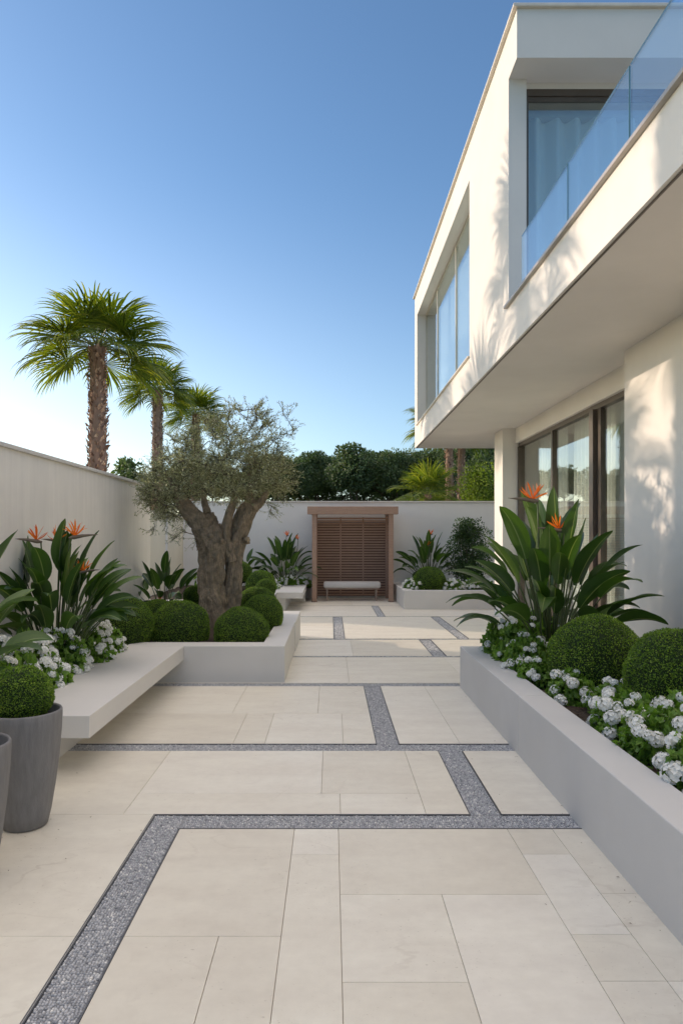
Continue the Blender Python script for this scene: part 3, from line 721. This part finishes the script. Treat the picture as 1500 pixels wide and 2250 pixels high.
def flower_plant(x, y, z, sc, nh, label, group, seed, hs=1.0, hscale=1.0, dirs=None):
    sc *= 1.12; nh = int(nh*2.1); hscale *= .74
    rnd = random.Random(seed)
    o = thing('flowering_plant', (x, y, z), label, 'flowering plant', group)
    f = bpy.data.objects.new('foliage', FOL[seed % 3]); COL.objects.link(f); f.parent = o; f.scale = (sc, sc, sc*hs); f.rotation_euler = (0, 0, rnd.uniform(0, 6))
    for i in range(nh):
        a = rnd.uniform(0, 6.28); e = math.asin(rnd.uniform(.12, .98))
        r = .28*sc*rnd.uniform(.93, 1.10)
        h = bpy.data.objects.new('flower_head', HEADS[rnd.randrange(4)]); COL.objects.link(h); h.parent = o
        h.location = (r*math.cos(a)*math.cos(e), r*math.sin(a)*math.cos(e), r*math.sin(e)*.9*hs)
        h.rotation_euler = (rnd.uniform(-.3, .3)-(.9-e*.5)*math.sin(a)*1, (.9-e*.5)*math.cos(a), 0)
        s = rnd.uniform(.6, 1.15)*hscale; h.scale = (s, s, s)
    return o
GF1 = 'white flowering plants between the bench and the left wall'
for i, (x, y, s, nh, hh, lab) in enumerate([
    (-2.55, 5.05, .85, 7, 1.0, 'white-flowered plant directly behind the potted ball'),
    (-2.48, 5.55, .95, 13, 1.15, 'white-flowered plant with the largest round bloom beside the bench'),
    (-2.72, 5.65, .90, 11, 1.15, 'white-flowered plant close to the left wall under the cut-off strelitzia'),
    (-2.47, 6.10, .90, 14, .95, 'white-flowered plant in front of the big left strelitzia stems'),
    (-2.44, 6.65, .88, 13, .85, 'white-flowered plant at the foot of the big left strelitzia, bench side'),
    (-2.43, 7.15, .80, 12, .8, 'white-flowered plant next to the clipped ball nearest the left wall'),
    (-2.75, 6.95, .80, 8, .7, 'white-flowered plant tucked between wall and big left strelitzia')]):
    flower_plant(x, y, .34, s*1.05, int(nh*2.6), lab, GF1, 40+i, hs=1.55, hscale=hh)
GF2 = 'white flowering plants in the right planter'
for i, (x, y, s, nh, hh, lab) in enumerate([
    (1.80, 6.95, .85, 13, .75, 'white-flowered plant spilling over the far corner of the right planter'),
    (2.10, 6.95, .95, 11, .75, 'white-flowered plant just behind the far corner of the right planter'),
    (1.84, 6.55, .88, 13, .8, 'white-flowered plant left of the big strelitzia stems'),
    (1.76, 6.12, .72, 10, .85, 'white-flowered plant trailing onto the coping left of the big ball'),
    (1.74, 5.68, .62, 8, .95, 'white-flowered plant against the left side of the big ball'),
    (1.80, 5.12, .60, 7, 1.0, 'sparse white-flowered plant in front of the big ball beside bare mulch'),
    (1.98, 4.75, .62, 7, 1.1, 'white-flowered plant in the gap between the two big balls'),
    (1.86, 4.25, .72, 10, 1.15, 'white-flowered plant below the cut-off ball, beside bare mulch'),
    (2.12, 4.05, .80, 9, 1.15, 'white-flowered plant in front of the cut-off ball'),
    (1.86, 3.80, .80, 10, 1.2, 'white-flowered plant drooping a bloom over the coping'),
    (2.10, 3.45, .85, 9, 1.25, 'white-flowered plant at the right edge, second nearest the viewer'),
    (1.84, 3.32, .72, 9, 1.3, 'white-flowered plant nearest the viewer in the right planter')]):
    flower_plant(x, y, .38, s, nh, lab, GF2, 60+i, hs=1.75 if y > 6 else 1.25, hscale=hh*(1.0 if y > 6 else .92))
GF3 = 'small white flowering plants by the far walls'
for i, (x, y, z, s, nh, lab) in enumerate([
    (-1.55, 16.5, .32, 1.0, 22, 'white-flowered plant right of the two clipped balls by the short bench'),
    (-1.12, 17.35, .34, 1.05, 20, 'white-flowered plant below the strelitzia left of the pergola'),
    (-.78, 17.6, .34, .95, 22, 'white-flowered plant behind the short bench, touching the pergola'),
    (2.00, 16.0, .38, 1.0, 26, 'white-flowered plant at the left corner of the planter right of the pergola'),
    (2.15, 16.9, .38, .9, 14, 'white-flowered plant behind the corner one, under the strelitzia'),
    (2.85, 15.9, .36, .95, 26, 'white-flowered plant just right of the clipped ball by the pergola'),
    (3.30, 15.95, .36, .95, 26, 'white-flowered plant under the round shrub'),
    (3.75, 15.9, .36, .95, 24, 'white-flowered plant next to the house column in the far planter'),
    (-2.12, 10.5, .35, .95, 12, 'white-flowered plant left of the olive trunk under a thin shoot'),
    (-1.35, 10.55, .35, .85, 12, 'white-flowered plant right of the olive trunk'),
    (-1.03, 9.0, .35, .5, 6, 'low white-flowered plant squeezed between two balls by the planter edge')]):
    flower_plant(x, y, z, s, nh, lab, GF3, 80+i, hscale=.95)

# ------------------------------------------------------------------ olive tree
OX, OY = -1.62, 9.6
ol = thing('olive_tree', (OX, OY, .35), 'old gnarled olive tree with forked trunk and wispy grey-green crown', 'tree')
def q(x, y, dy=0): X, Y, Z = px(x, y, OY+dy); return np.array([X, Y, Z])
def spline(pts, n=10):
    pts = [np.array(p_, float) for p_ in pts]; P = [pts[0]*2-pts[1]]+pts+[pts[-1]*2-pts[-2]]; out = []
    for i in range(1, len(P)-2):
        for k in range(n):
            t = k/n; a, b_, c, d = P[i-1], P[i], P[i+1], P[i+2]
            out.append(.5*((2*b_)+(c-a)*t+(2*a-5*b_+4*c-d)*t*t+(3*b_-a-3*c+d)*t**3))
    out.append(pts[-1]); return np.array(out)
tk = MB()
def bark_disp(seed, amp, lobes, flare=0):
    def f(t, ang):
        tw = ang+t*1.1*math.sin(seed)
        a = 1+amp*.5*np.sin(lobes*tw+seed)+amp*.35*np.sin((lobes*2+1)*tw+seed*2+t*5)
        nz = np.array([noise.noise(Vector((math.cos(x)*2.2, math.sin(x)*2.2, t*9+seed)))*.22+noise.noise(Vector((math.cos(x)*6, math.sin(x)*6, t*20+seed)))*.13 for x in ang])
        fl = 1+flare*max(0, (.22-t)/.22)**1.5*(1+.7*np.sin(lobes*ang+seed+1))
        return (a+nz)*fl
    return f
def limb(pts, rads, sides, seed, amp, lobes, flare=0, n=12):
    P = spline(pts, n); rr_ = .87*np.interp(np.linspace(0, 1, len(P)), np.linspace(0, 1, len(rads)), rads)
    tk.tube(P, rr_, sides, np.clip(.5+.5*np.array([0.0]), 0, 1)[0], 0, disp=bark_disp(seed, amp, lobes, flare)); return P
limb([q(474, 1392), q(470, 1340), q(463, 1290), q(466, 1240), q(468, 1195, -.02), q(455, 1160, -.02)], [.30, .255, .20, .195, .235, .20], 56, 1.7, .16, 5, .5)
limb([q(497, 1385, .10), q(505, 1330, .12), q(513, 1275, .1), q(515, 1230, .08), q(522, 1180, .05), q(540, 1130), q(556, 1095)], [.19, .165, .135, .13, .145, .14, .10], 48, 4.1, .16, 4, .4)
LA = limb([q(462, 1195), q(438, 1150, -.02), q(408, 1115), q(388, 1075, .02), q(372, 1045, .05)], [.20, .165, .125, .08, .05], 40, 2.6, .18, 4)
LB = limb([q(463, 1190, .03), q(463, 1155, .02), q(456, 1128), ], [.16, .12, .085], 36, 5.5, .2, 3)
LC = limb([q(508, 1230, .03), q(497, 1190, -.05), q(498, 1150, -.1), q(510, 1110, -.12), q(520, 1075, -.12)], [.12, .085, .075, .06, .045], 32, 7.7, .15, 3)
LD_ = limb([q(548, 1125), q(574, 1100, -.05), q(588, 1078, -.06)], [.09, .06, .035], 28, 8.9, .15, 3)
LE = limb([q(545, 1120, .05), q(552, 1080, .1), q(548, 1040, .12)], [.09, .06, .04], 28, 9.9, .15, 3)
LF = limb([q(456, 1130), q(447, 1095, .1), q(440, 1050, .15)], [.06, .045, .03], 20, 10.9, .15, 3)
# cut knobs on the trunk
for (x, y, dy, r) in ((462, 1178, -.22, .035), (541, 1185, -.08, .04), (488, 1188, -.2, .03), (560, 1110, -.1, .045)):
    c = q(x, y, dy); tk.tube([c+np.array([0, .08, -.02]), c, c-np.array([0, .03, -.01])], [r*1.3, r, r*.5], 14, .95, 0, disp=bark_disp(x, .3, 3))
tk.build('trunk', [M['bark']], ol, smooth=True)
# branches reach sampled targets; twigs with leaves at the ends
rs = np.random.default_rng(5)
nodes = [*LA[len(LA)//2:], *LC[len(LC)//2:], *LD_[4:], *LE[4:], *LF[4:], *LB[-4:]]
def crown_r(v):   # accepts points inside the crown outline (photo-shaped, but a real volume)
    x, y, z = v
    u = (x-px(480, 0, OY)[0])/1.06; dyn = (y-OY)/.90
    top = 3.30-.10*u*u*4+.28*math.exp(-((u-.62)/.28)**2)-.22*math.exp(-((u+.9)/.4)**2); bot = 2.10+.25*(u*u)
    if u < -.5: bot -= .30
    if z > top or z < bot: return False
    k = (z-bot)/(top-bot)
    return u*u+dyn*dyn < (1.0 if k < .6 else 1.0-.45*(k-.6)/.4)+rs.normal()*.05
T = []
while len(T) < 600:
    v = np.array([rs.uniform(-1.1, 1.15)+px(480, 0, OY)[0], rs.uniform(-1, 1)+OY, rs.uniform(1.6, 3.55)])
    if crown_r(v) and (v[2] < 2.72 or rs.random() < .42): T.append(v)
for (x, y, d) in ((325, 1085, .2), (330, 1110, -.2), (345, 1140, .1), (338, 1168, 0), (365, 1150, .1), (395, 1165, -.3), (318, 1075, -.1), (380, 1185, -.1), (352, 1120, -.3), (600, 1115, -.1), (612, 1100, .1), (590, 1130, 0), (430, 1195, -.1),
                  (620, 900, 0), (627, 915, .1), (638, 955, -.1), (590, 905, 0), (515, 895, .1), (560, 920, -.2), (645, 945, .1), (585, 930, .2)): T.append(q(x, y, d))
T = np.array(T)
N = np.array(nodes); dist = np.array([np.min(np.linalg.norm(N-t, axis=1)) for t in T])
br = MB(); order = np.argsort(dist); tips = []
for i in order:
    t = T[i]; dd = np.linalg.norm(N-t, axis=1); k = int(np.argmin(dd)); s0 = N[k]; L = dd[k]
    if L < .04: continue
    mid = (s0+t)/2+rs.normal(size=3)*L*.16+np.array([0, 0, .06*L])
    P = spline([s0, mid, t], 5); r0 = min(.016, .004+.018*L)
    br.tube(P, np.linspace(r0, .0022, len(P)), 5, .3, 0, cap=False)
    N = np.concatenate([N, P[2:]]); tips.append((t, norm(t-s0)))
lf = MB(); CP = q(480, 1100)
LP = []; LDR = []; LL = []
for (t, d) in tips:
    outw = norm(t-CP)
    for j in range(rs.integers(7, 12)):
        td = norm(d*.5+outw*.5+np.array([0, 0, .35])+rs.normal(size=3)*.75); L = rs.uniform(.08, .26)
        s0 = t-d*rs.uniform(0, .12); sd = norm(np.cross(td, rs.normal(size=3)))
        P = np.array([s0, s0+td*L*.5+sd*L*.08, s0+td*L+np.array([0, 0, -.02])])
        br.tube(P, [.0022, .0016, .001], 3, .4, 0, cap=False)
        n = int(L/.019)
        for m_ in range(n):
            f = (m_+.7)/n; c = P[0]*(1-f)+P[2]*f+sd*L*.08*math.sin(f*math.pi)
            for sg in (1, -1):
                if rs.random() < .58:
                    LP.append(c); LDR.append(norm(td*.7+sd*sg*rs.uniform(.4, 1)+rs.normal(size=3)*.3)); LL.append(rs.uniform(.026, .050))
LL = np.array(LL)
lf.leaves(LP, LDR, LL, LL*.26, np.clip(rs.normal(.5, .25, len(LL)), 0, 1))
print('olive leaves', len(LL))
br.build('branches', [M['twig']], ol); lf.build('crown', [M['olive_leaf']], ol)

# ------------------------------------------------------------------ fan palms
def frond(rnd, plen, Rf, elev, droop, seg=46):
    """one fan leaf in local coordinates: petiole leaves the origin along +X, elevation elev"""
    mb = MB(); d = np.array([math.cos(elev), 0, math.sin(elev)]); p = np.zeros(3); pts = [p.copy()]
    for i in range(6):
        d = norm(d+np.array([0, 0, -1])*(.05+.09*droop)*(i/5+.3)); p = p+d*plen/6; pts.append(p.copy())
    mb.tube(pts, np.linspace(.022, .010, 7), 6, .5, 1)
    side = np.array([0, 1., 0]); up = np.cross(d, side)*-1
    if up[2] < 0 and abs(elev) < 1.2: up = -up
    G = np.array([0, 0, -1.])
    for k in range(seg):
        ph = (k/(seg-1)-.5)*2*R(128); sp = 2*R(128)/(seg-1)
        u = d*math.cos(ph)+side*math.sin(ph)*.92
        cup = .28*abs(math.sin(ph/1.4))         # fan folds up at the sides
        u = norm(u+up*cup)
        L = Rf*(.80+.2*math.cos(ph))*rnd.uniform(.9, 1.06); c = p+d*.02; t_, ns = 0, 9; V = []; cur = u.copy()
        sd = norm(np.cross(u, up)); nn = np.cross(sd, u); g = rnd.uniform(.8, 1.3)
        for i in range(ns+1):
            t = i/ns; w = (t*L*math.tan(sp/2)*1.0) if t < .5 else .5*L*math.tan(sp/2)*(1-(t-.5)/.5)**.75
            V += [c-sd*w, c+nn*w*.7, c+sd*w]
            bendf = (0.02+.95*max(0, t-.45)**1.15*(.5+droop))*g
            cur = norm(cur+G*bendf*.85+rnd_vec(rnd)*.02); c = c+cur*L/ns
        F = [(i*3+j, i*3+j+1, i*3+j+4, i*3+j+3) for i in range(ns) for j in range(2)]
        tn = rnd.uniform(.25, .75)
        mb.add(V, F, np.array([tn+.25*(i/ns)*(rnd.random() < .5) for i in range(ns) for j in range(2)]), 0)
    return mb
FR = {}
def frond_mesh(kind, i):
    if (kind, i) in FR: return FR[(kind, i)]
    rnd = random.Random(100+i*7+len(kind))
    el, dr, pl = dict(up=(0, .05, .62), mid=(0, .35, .85), low=(0, .75, .95))[kind]
    o = frond(rnd, pl, 1.18 if kind != 'low' else 1.05, el, dr).build('frond', [M['palm_leaf'], M['palm_stem']], None, smooth=False)
    me = o.data; bpy.data.objects.remove(o); FR[(kind, i)] = me; return me
# fronds are built already tilted, so gravity acts the right way
FT = {}
def tilted(elq, i):
    if (elq, i) in FT: return FT[(elq, i)]
    rnd = random.Random(500+int(elq*100)+i)
    e = R(elq); k = (90-elq)/140
    o = frond(rnd, .66+.22*k, 1.24-.06*k, e, .10+1.2*min(1, k)).build('frond', [M['palm_leaf'], M['palm_stem']], None)
    me = o.data; bpy.data.objects.remove(o); FT[(elq, i)] = me; return me
PALM1 = [(158, 64), (22, 63), (100, 72), (270, 56), (182, 30), (-4, 27), (196, 6), (165, -6), (-18, 2), (14, -8), (245, 48), (297, 46), (90, 55), (70, 30), (112, 30), (232, 16), (312, 14), (210, 34), (334, 38), (135, 42), (48, 42), (88, 2), (150, 12), (32, 12)]
def palm(x, y, h, r, label, group, seed, n=26, sc=1.05, fronds=None, stubs=760, lean=0):
    rnd = random.Random(seed); o = thing('fan_palm', (x, y, 0), label, 'palm tree', group)
    tb = MB(); P = [(x+lean*math.sin(t*1.5), y, -.06+(h+.1)*t) for t in np.linspace(0, 1, 24)]
    tb.tube(P, [r*(1.15-.35*t) for t in np.linspace(0, 1, 24)], 24, .35, 0, disp=lambda t, a: 1+.05*np.sin(a*7+t*90)+.04*np.sin(a*3-t*60))
    ns = stubs; zz = h*np.arange(ns)/ns; a = np.arange(ns)*2.39996+np.array([rnd.uniform(-.4, .4) for _ in range(ns)])
    rr_ = r*(1.13-.35*zz/h); xx = lean*np.sin(zz/h*1.5)
    C = np.stack([x+xx+rr_*np.cos(a)*.93, y+rr_*np.sin(a)*.93, zz], 1)
    O = np.stack([np.cos(a), np.sin(a), np.full(ns, 1.3)], 1)
    tb.leaves(C, O+rng.normal(size=(ns, 3))*.3, rng.uniform(.08, .20, ns)*sc, rng.uniform(.05, .11, ns)*sc, rng.random(ns), 0, .3, up=np.stack([np.cos(a), np.sin(a), np.zeros(ns)], 1)+rng.normal(size=(ns, 3))*.15)
    tb.build('trunk', [M['palm_bark']], o)
    cx = x+lean*math.sin(1.5)
    els = fronds or [(a_+seed*3, e_) for a_, e_ in PALM1] if n >= 20 else [(i*137.5, (82, 70, 58, 46, 34, 22, 10, 0, -8)[int(i/n*9)]) for i in range(n)]
    for i, (az, el) in enumerate(els):
        f = bpy.data.objects.new('frond', tilted(el, i % 2)); COL.objects.link(f); f.parent = o
        f.location = (cx-x, 0, h); f.rotation_euler = (0, 0, R(az+rnd.uniform(-8, 8))); s = sc*rnd.uniform(.9, 1.1); f.scale = (s, s, s)
    return o
GP = 'fan palms beyond the left wall'
X1_ = (215-727)*17/1500
palm(X1_, 17, 6.3, .215, 'tallest fan palm with shaggy reddish trunk, farthest left beyond the wall', GP, 3, n=24, sc=1.05)
palm((346-727)*26/1500, 26, 7.15, .215, 'middle fan palm, trunk showing left of the olive crown', GP, 4, n=21, sc=.90)
palm((430-727)*32/1500, 32, 7.3, .21, 'smallest fan palm, half hidden behind the olive crown', GP, 5, n=20, sc=.95)
GQ = 'fan palms beyond the far wall by the house'
palm((987-727)*25/1500, 25, 5.7, .15, 'left one of two fan palm trunks seen under the overhang', GQ, 6, n=24, sc=.92, stubs=300)
palm((1013-727)*26/1500, 26, 6.0, .155, 'right one of two fan palm trunks seen under the overhang', GQ, 7, n=24, sc=.92, stubs=300)
palm((940-727)*23/1500, 23, 3.0, .14, 'low bushy fan palm on a short trunk left of the two palm trunks', GQ, 8, n=18, sc=.72, stubs=140)
# palms standing outside the picture whose shadows fall on the house
GO = 'fan palms out of view whose shadows fall on the house'
for i, (x, y, h, lab) in enumerate([(-8.6, 12.4, 7.1, 'fan palm out of view left of the picture, behind the left wall'),
                     (-9.3, 9.6, 8.0, 'taller fan palm out of view left of the picture, nearer the viewer'),
                     (-9.6, 14.9, 5.7, 'lower fan palm out of view left of the picture')]):
    palm(x, y, h, .24, lab, GO, 30+i, n=13, sc=1.05)

# ------------------------------------------------------------------ background trees and shrubs
def crown_mesh(seed, n, ll, lobes, mat, w=1, hh=1, name='crown'):
    rs = np.random.default_rng(seed); m = MB(); P = []; D = []
    cs = []
    for i in range(lobes):
        a = rs.uniform(0, 6.28); r = math.sqrt(rs.uniform(0, 1))*.72; z = rs.uniform(-.8, .85)
        r *= math.sqrt(max(.12, 1-z*z*.9)); cs.append((np.array([r*math.cos(a), r*math.sin(a), z]), rs.uniform(.20, .36)))
    tn = []
    for (c, rad) in cs:
        k = n//lobes; d = norm(rs.normal(size=(k, 3))); q_ = c+d*rad*rs.uniform(.35, 1.05, (k, 1))**.5
        P.append(q_); D.append(norm(d+.7*rs.normal(size=(k, 3)))); tn.append(np.clip(rs.uniform(.2, .7)+rs.normal(size=k)*.18, 0, 1))
    P = np.concatenate(P)*np.array([w, w, hh]); D = np.concatenate(D); tn = np.concatenate(tn)
    m.leaves(P, D, rs.uniform(.7, 1.3, len(P))*ll, rs.uniform(.5, .8, len(P))*ll, tn, 0, .2)
    o = m.build(name, [mat]); me = o.data; bpy.data.objects.remove(o); return me
PC = [crown_mesh(70+i, 7500, .17, 60, M['pine_leaf'], 1.7, 1.35) for i in range(4)]
def trunk_mesh(seed, h, r, nb=5):
    rs = np.random.default_rng(seed); m = MB()
    P = spline([(0, 0, -.1), (rs.normal()*.12, rs.normal()*.12, h*.35), (rs.normal()*.2, rs.normal()*.2, h*.7), (rs.normal()*.2, 0, h)], 5)
    m.tube(P, np.linspace(r, r*.35, len(P)), 8)
    for i in range(nb):
        k = rs.integers(len(P)//2, len(P)-3); a = rs.uniform(0, 6.28); L = rs.uniform(.5, 1.3)
        m.tube([P[k], P[k]+np.array([math.cos(a), math.sin(a), .6])*L*.6, P[k]+np.array([math.cos(a), math.sin(a), 1.1])*L], [r*.4, r*.25, r*.08], 5)
    o = m.build('trunk', [M['tree_bark']]); me = o.data; bpy.data.objects.remove(o); return me
PT = [trunk_mesh(90+i, 6.0, .11, 12) for i in range(3)]
PU = [crown_mesh(170+i, 1500, .17, 18, M['pine_leaf'], 1.3, 1.0, name='lower_foliage') for i in range(2)]
GT = 'dark trees in a row beyond the far wall'
rnd = random.Random(3)
xs = np.linspace(600, 950, 17)
spots = [(x+rnd.uniform(-8, 8), 43+rnd.uniform(-2.5, 3.5), rnd.uniform(6.45, 6.85)) for x in xs]
spots += [(570, 44, 6.2), (530, 45, 6.0), (470, 44, 6.0), (400, 45, 6.0), (355, 43, 5.5), (970, 40, 6.8), (1010, 38, 6.6), (1050, 40, 7.0), (1095, 39, 6.8)]
for k, (x, D, top) in enumerate(spots):
    X, Y, _ = px(x, 0, D)
    side = ['seen right of the olive crown', 'seen above the pergola', 'seen just left of the house', 'seen under the house overhang', 'glimpsed through the olive crown'][0 if 590 < x < 700 else 1 if 700 <= x < 840 else 2 if 840 <= x < 955 else 3 if x >= 955 else 4]
    o = thing('background_tree', (X, Y, 0), 'slender dark tree beyond the far wall, '+side, 'tree', GT+' '+side)
    s = top/7.2
    c = bpy.data.objects.new('crown', PC[k % 4]); COL.objects.link(c); c.parent = o; c.scale = (s*.9*rnd.uniform(.75, 1.25), s*.95, s*rnd.uniform(.74, 1.05)); c.location = (0, 0, (7.2-1.08)*s); c.rotation_euler = (0, 0, rnd.uniform(0, 6))
    if k < 17 and k % 2:
        u = bpy.data.objects.new('lower_foliage', PU[k % 2]); COL.objects.link(u); u.parent = o; u.location = (0, 0, 4.3+rnd.uniform(-.4, .3)); u.scale = (1, 1, rnd.uniform(.6, 1.1)); u.rotation_euler = (0, 0, rnd.uniform(0, 6))
    t = bpy.data.objects.new('trunk', PT[k % 3]); COL.objects.link(t); t.parent = o; t.scale = (s, s, s); t.rotation_euler = (0, 0, rnd.uniform(0, 6))
# round tree left, beyond the left wall
def bush(name, x, y, z0, w, hh, n, ll, lobes, mat, label, cat, seed, group=None, trunk=True):
    o = thing(name, (x, y, z0), label, cat, group)
    me = crown_mesh(seed, n, ll, lobes, mat, w, hh)
    c = bpy.data.objects.new('crown', me); COL.objects.link(c); c.parent = o; c.location = (0, 0, hh*1.02)
    if trunk:
        m = MB(); rs_ = np.random.default_rng(seed)
        for i in range(5):
            a = rs_.uniform(0, 6.28); e = rs_.uniform(.1, .5)*w
            m.tube(np.array([(x+math.cos(a)*.03, y+math.sin(a)*.03, z0-.05), (x+math.cos(a)*e*.5, y+math.sin(a)*e*.5, z0+hh*.6), (x+math.cos(a)*e, y+math.sin(a)*e, z0+hh*1.4)]), [.03*w, .022*w, .008*w], 6)
        m.build('stems', [M['twig']], o)
    return o
bush('background_tree', (285-727)*30/1500, 30, 1.0, 1.25, 2.0, 5000, .17, 30, M['pine_leaf'], 'round dark tree peeping over the left wall between the palms', 'tree', 201)
bush('background_tree', (330-727)*33/1500, 33, 1.0, 1.1, 1.6, 5000, .17, 30, M['pine_leaf'], 'lower dark round tree just left of the olive crown above the wall', 'tree', 205)
bush('shrub', (1050-727)*24/1500, 24, 0, 1.1, 2.0, 14000, .085, 60, M['hedge_leaf'], 'bright yellow-green shrub between palm trunks and house column', 'shrub', 202)
bush('shrub', (1075-727)*29/1500, 29.5, 0, 1.7, 2.7, 9000, .15, 40, M['pine_leaf'], 'dark green shrub above the yellow-green one under the overhang', 'shrub', 203)
bush('shrub', (960-727)*28/1500, 28, 0, 1.3, 2.2, 8000, .13, 40, M['pine_leaf'], 'dark green shrub behind the low bushy palm', 'shrub', 206)
bush('shrub', (1030-727)*16.9/1500, 16.9, .38, .66, .80, 8000, .055, 60, M['shrub_leaf'], 'glossy round-headed shrub in the planter between strelitzia and column', 'shrub', 204)
# thin young shoot left of the olive trunk
sp = thing('young_shoot', (-2.05, 10.3, .35), 'thin upright leafy shoot just left of the olive trunk', 'plant')
m = MB(); P = []; D = []
for i in range(4):
    b0 = np.array([-2.05+.05*i, 10.3, .35]); tp = b0+np.array([rng.normal()*.08, 0, .5+.28*rng.random()]); m.tube([b0, (b0+tp)/2+.02, tp], [.006, .004, .002], 5, 0, 1)
    for k in range(22): f = k/22*.8+.2; P.append(b0*(1-f)+tp*f); D.append(rng.normal(size=3)+np.array([0, 0, .4]))
m.leaves(P, D, .06, .032); m.build('foliage', [M['flower_leaf'], M['twig']], sp)

# ------------------------------------------------------------------ light, sky, camera
d = Vector((1, -.5, -.27)).normalized()
el = math.asin(-d.z); az = math.atan2(-d.x, -d.y)     # compass of the sun measured from +Y towards +X
L = bpy.data.lights.new('sun', 'SUN'); L.energy = 1.75; L.angle = R(.4); L.color = (1, .80, .62)
lo = bpy.data.objects.new('sun', L); COL.objects.link(lo); lo.rotation_euler = d.to_track_quat('-Z', 'Y').to_euler(); lo.location = (-20, 20, 12)
wd_ = bpy.data.worlds.new('World'); scene.world = wd_; wd_.use_nodes = True
nt = wd_.node_tree; sky = nt.nodes.new('ShaderNodeTexSky'); sky.sky_type = 'NISHITA'; sky.sun_disc = False
sky.sun_elevation = el; sky.sun_rotation = az
sky.altitude = 50; sky.air_density = 1.0; sky.dust_density = 1.0; sky.ozone_density = 3.2
bg = nt.nodes['Background']; bg.inputs[1].default_value = .100
# added warm-white glow overhead fills the shaded paving, fades out above the visible sky
tc = nt.nodes.new('ShaderNodeTexCoord'); sx = nt.nodes.new('ShaderNodeSeparateXYZ'); mr = nt.nodes.new('ShaderNodeMapRange')
mr.interpolation_type = 'SMOOTHSTEP'; mr.inputs[1].default_value = .62; mr.inputs[2].default_value = .88
nt.links.new(tc.outputs['Generated'], sx.inputs[0]); nt.links.new(sx.outputs[2], mr.inputs[0])
ad = nt.nodes.new('ShaderNodeMix'); ad.data_type = 'RGBA'; ad.blend_type = 'ADD'
tn_ = nt.nodes.new('ShaderNodeMix'); tn_.data_type = 'RGBA'; tn_.blend_type = 'MULTIPLY'; tn_.inputs[0].default_value = 1
nt.links.new(sky.outputs[0], tn_.inputs[6]); tn_.inputs[7].default_value = (.90, .97, 1.0, 1)
nt.links.new(mr.outputs[0], ad.inputs[0]); nt.links.new(tn_.outputs[2], ad.inputs[6]); ad.inputs[7].default_value = (6.2, 5.25, 4.2, 1)
# pale haze low in the sky, strongest towards the sun
h1 = nt.nodes.new('ShaderNodeMapRange'); h1.interpolation_type = 'SMOOTHSTEP'
for k, v in ((1, .50), (2, -.02), (3, 0), (4, 1)): h1.inputs[k].default_value = v
nt.links.new(sx.outputs[2], h1.inputs[0])
dt = nt.nodes.new('ShaderNodeVectorMath'); dt.operation = 'DOT_PRODUCT'; dt.inputs[1].default_value = (-.894, .447, 0)
nt.links.new(tc.outputs['Generated'], dt.inputs[0])
h2 = nt.nodes.new('ShaderNodeMapRange'); h2.interpolation_type = 'SMOOTHSTEP'
for k, v in ((1, .15), (2, .95), (3, .22), (4, 1)): h2.inputs[k].default_value = v
nt.links.new(dt.outputs['Value'], h2.inputs[0])
hm = nt.nodes.new('ShaderNodeMath'); hm.operation = 'MULTIPLY'
nt.links.new(h1.outputs[0], hm.inputs[0]); nt.links.new(h2.outputs[0], hm.inputs[1])
a2 = nt.nodes.new('ShaderNodeMix'); a2.data_type = 'RGBA'; a2.blend_type = 'ADD'
nt.links.new(hm.outputs[0], a2.inputs[0]); nt.links.new(ad.outputs[2], a2.inputs[6]); a2.inputs[7].default_value = (1.9, 1.4, .85, 1)
nt.links.new(a2.outputs[2], bg.inputs[0])
cam = bpy.data.cameras.new('camera'); co = bpy.data.objects.new('camera', cam); COL.objects.link(co)
co.location = (0, 0, 1.6); co.rotation_euler = (R(90), 0, 0)
cam.sensor_fit = 'HORIZONTAL'; cam.sensor_width = 36; cam.lens = 36
cam.shift_x = 23/1500; cam.shift_y = 56/1500; cam.clip_start = .05; cam.clip_end = 3000
scene.camera = co
scene.view_settings.view_transform = 'Standard'; scene.view_settings.look = 'None'; scene.view_settings.gamma = 1
scene.view_settings.exposure = 1.22
scene.render.engine = 'CYCLES'
scene.cycles.max_bounces = 10; scene.cycles.transparent_max_bounces = 16; scene.cycles.diffuse_bounces = 5
for o in bpy.data.objects:
    if '_org' in o: del o['_org']
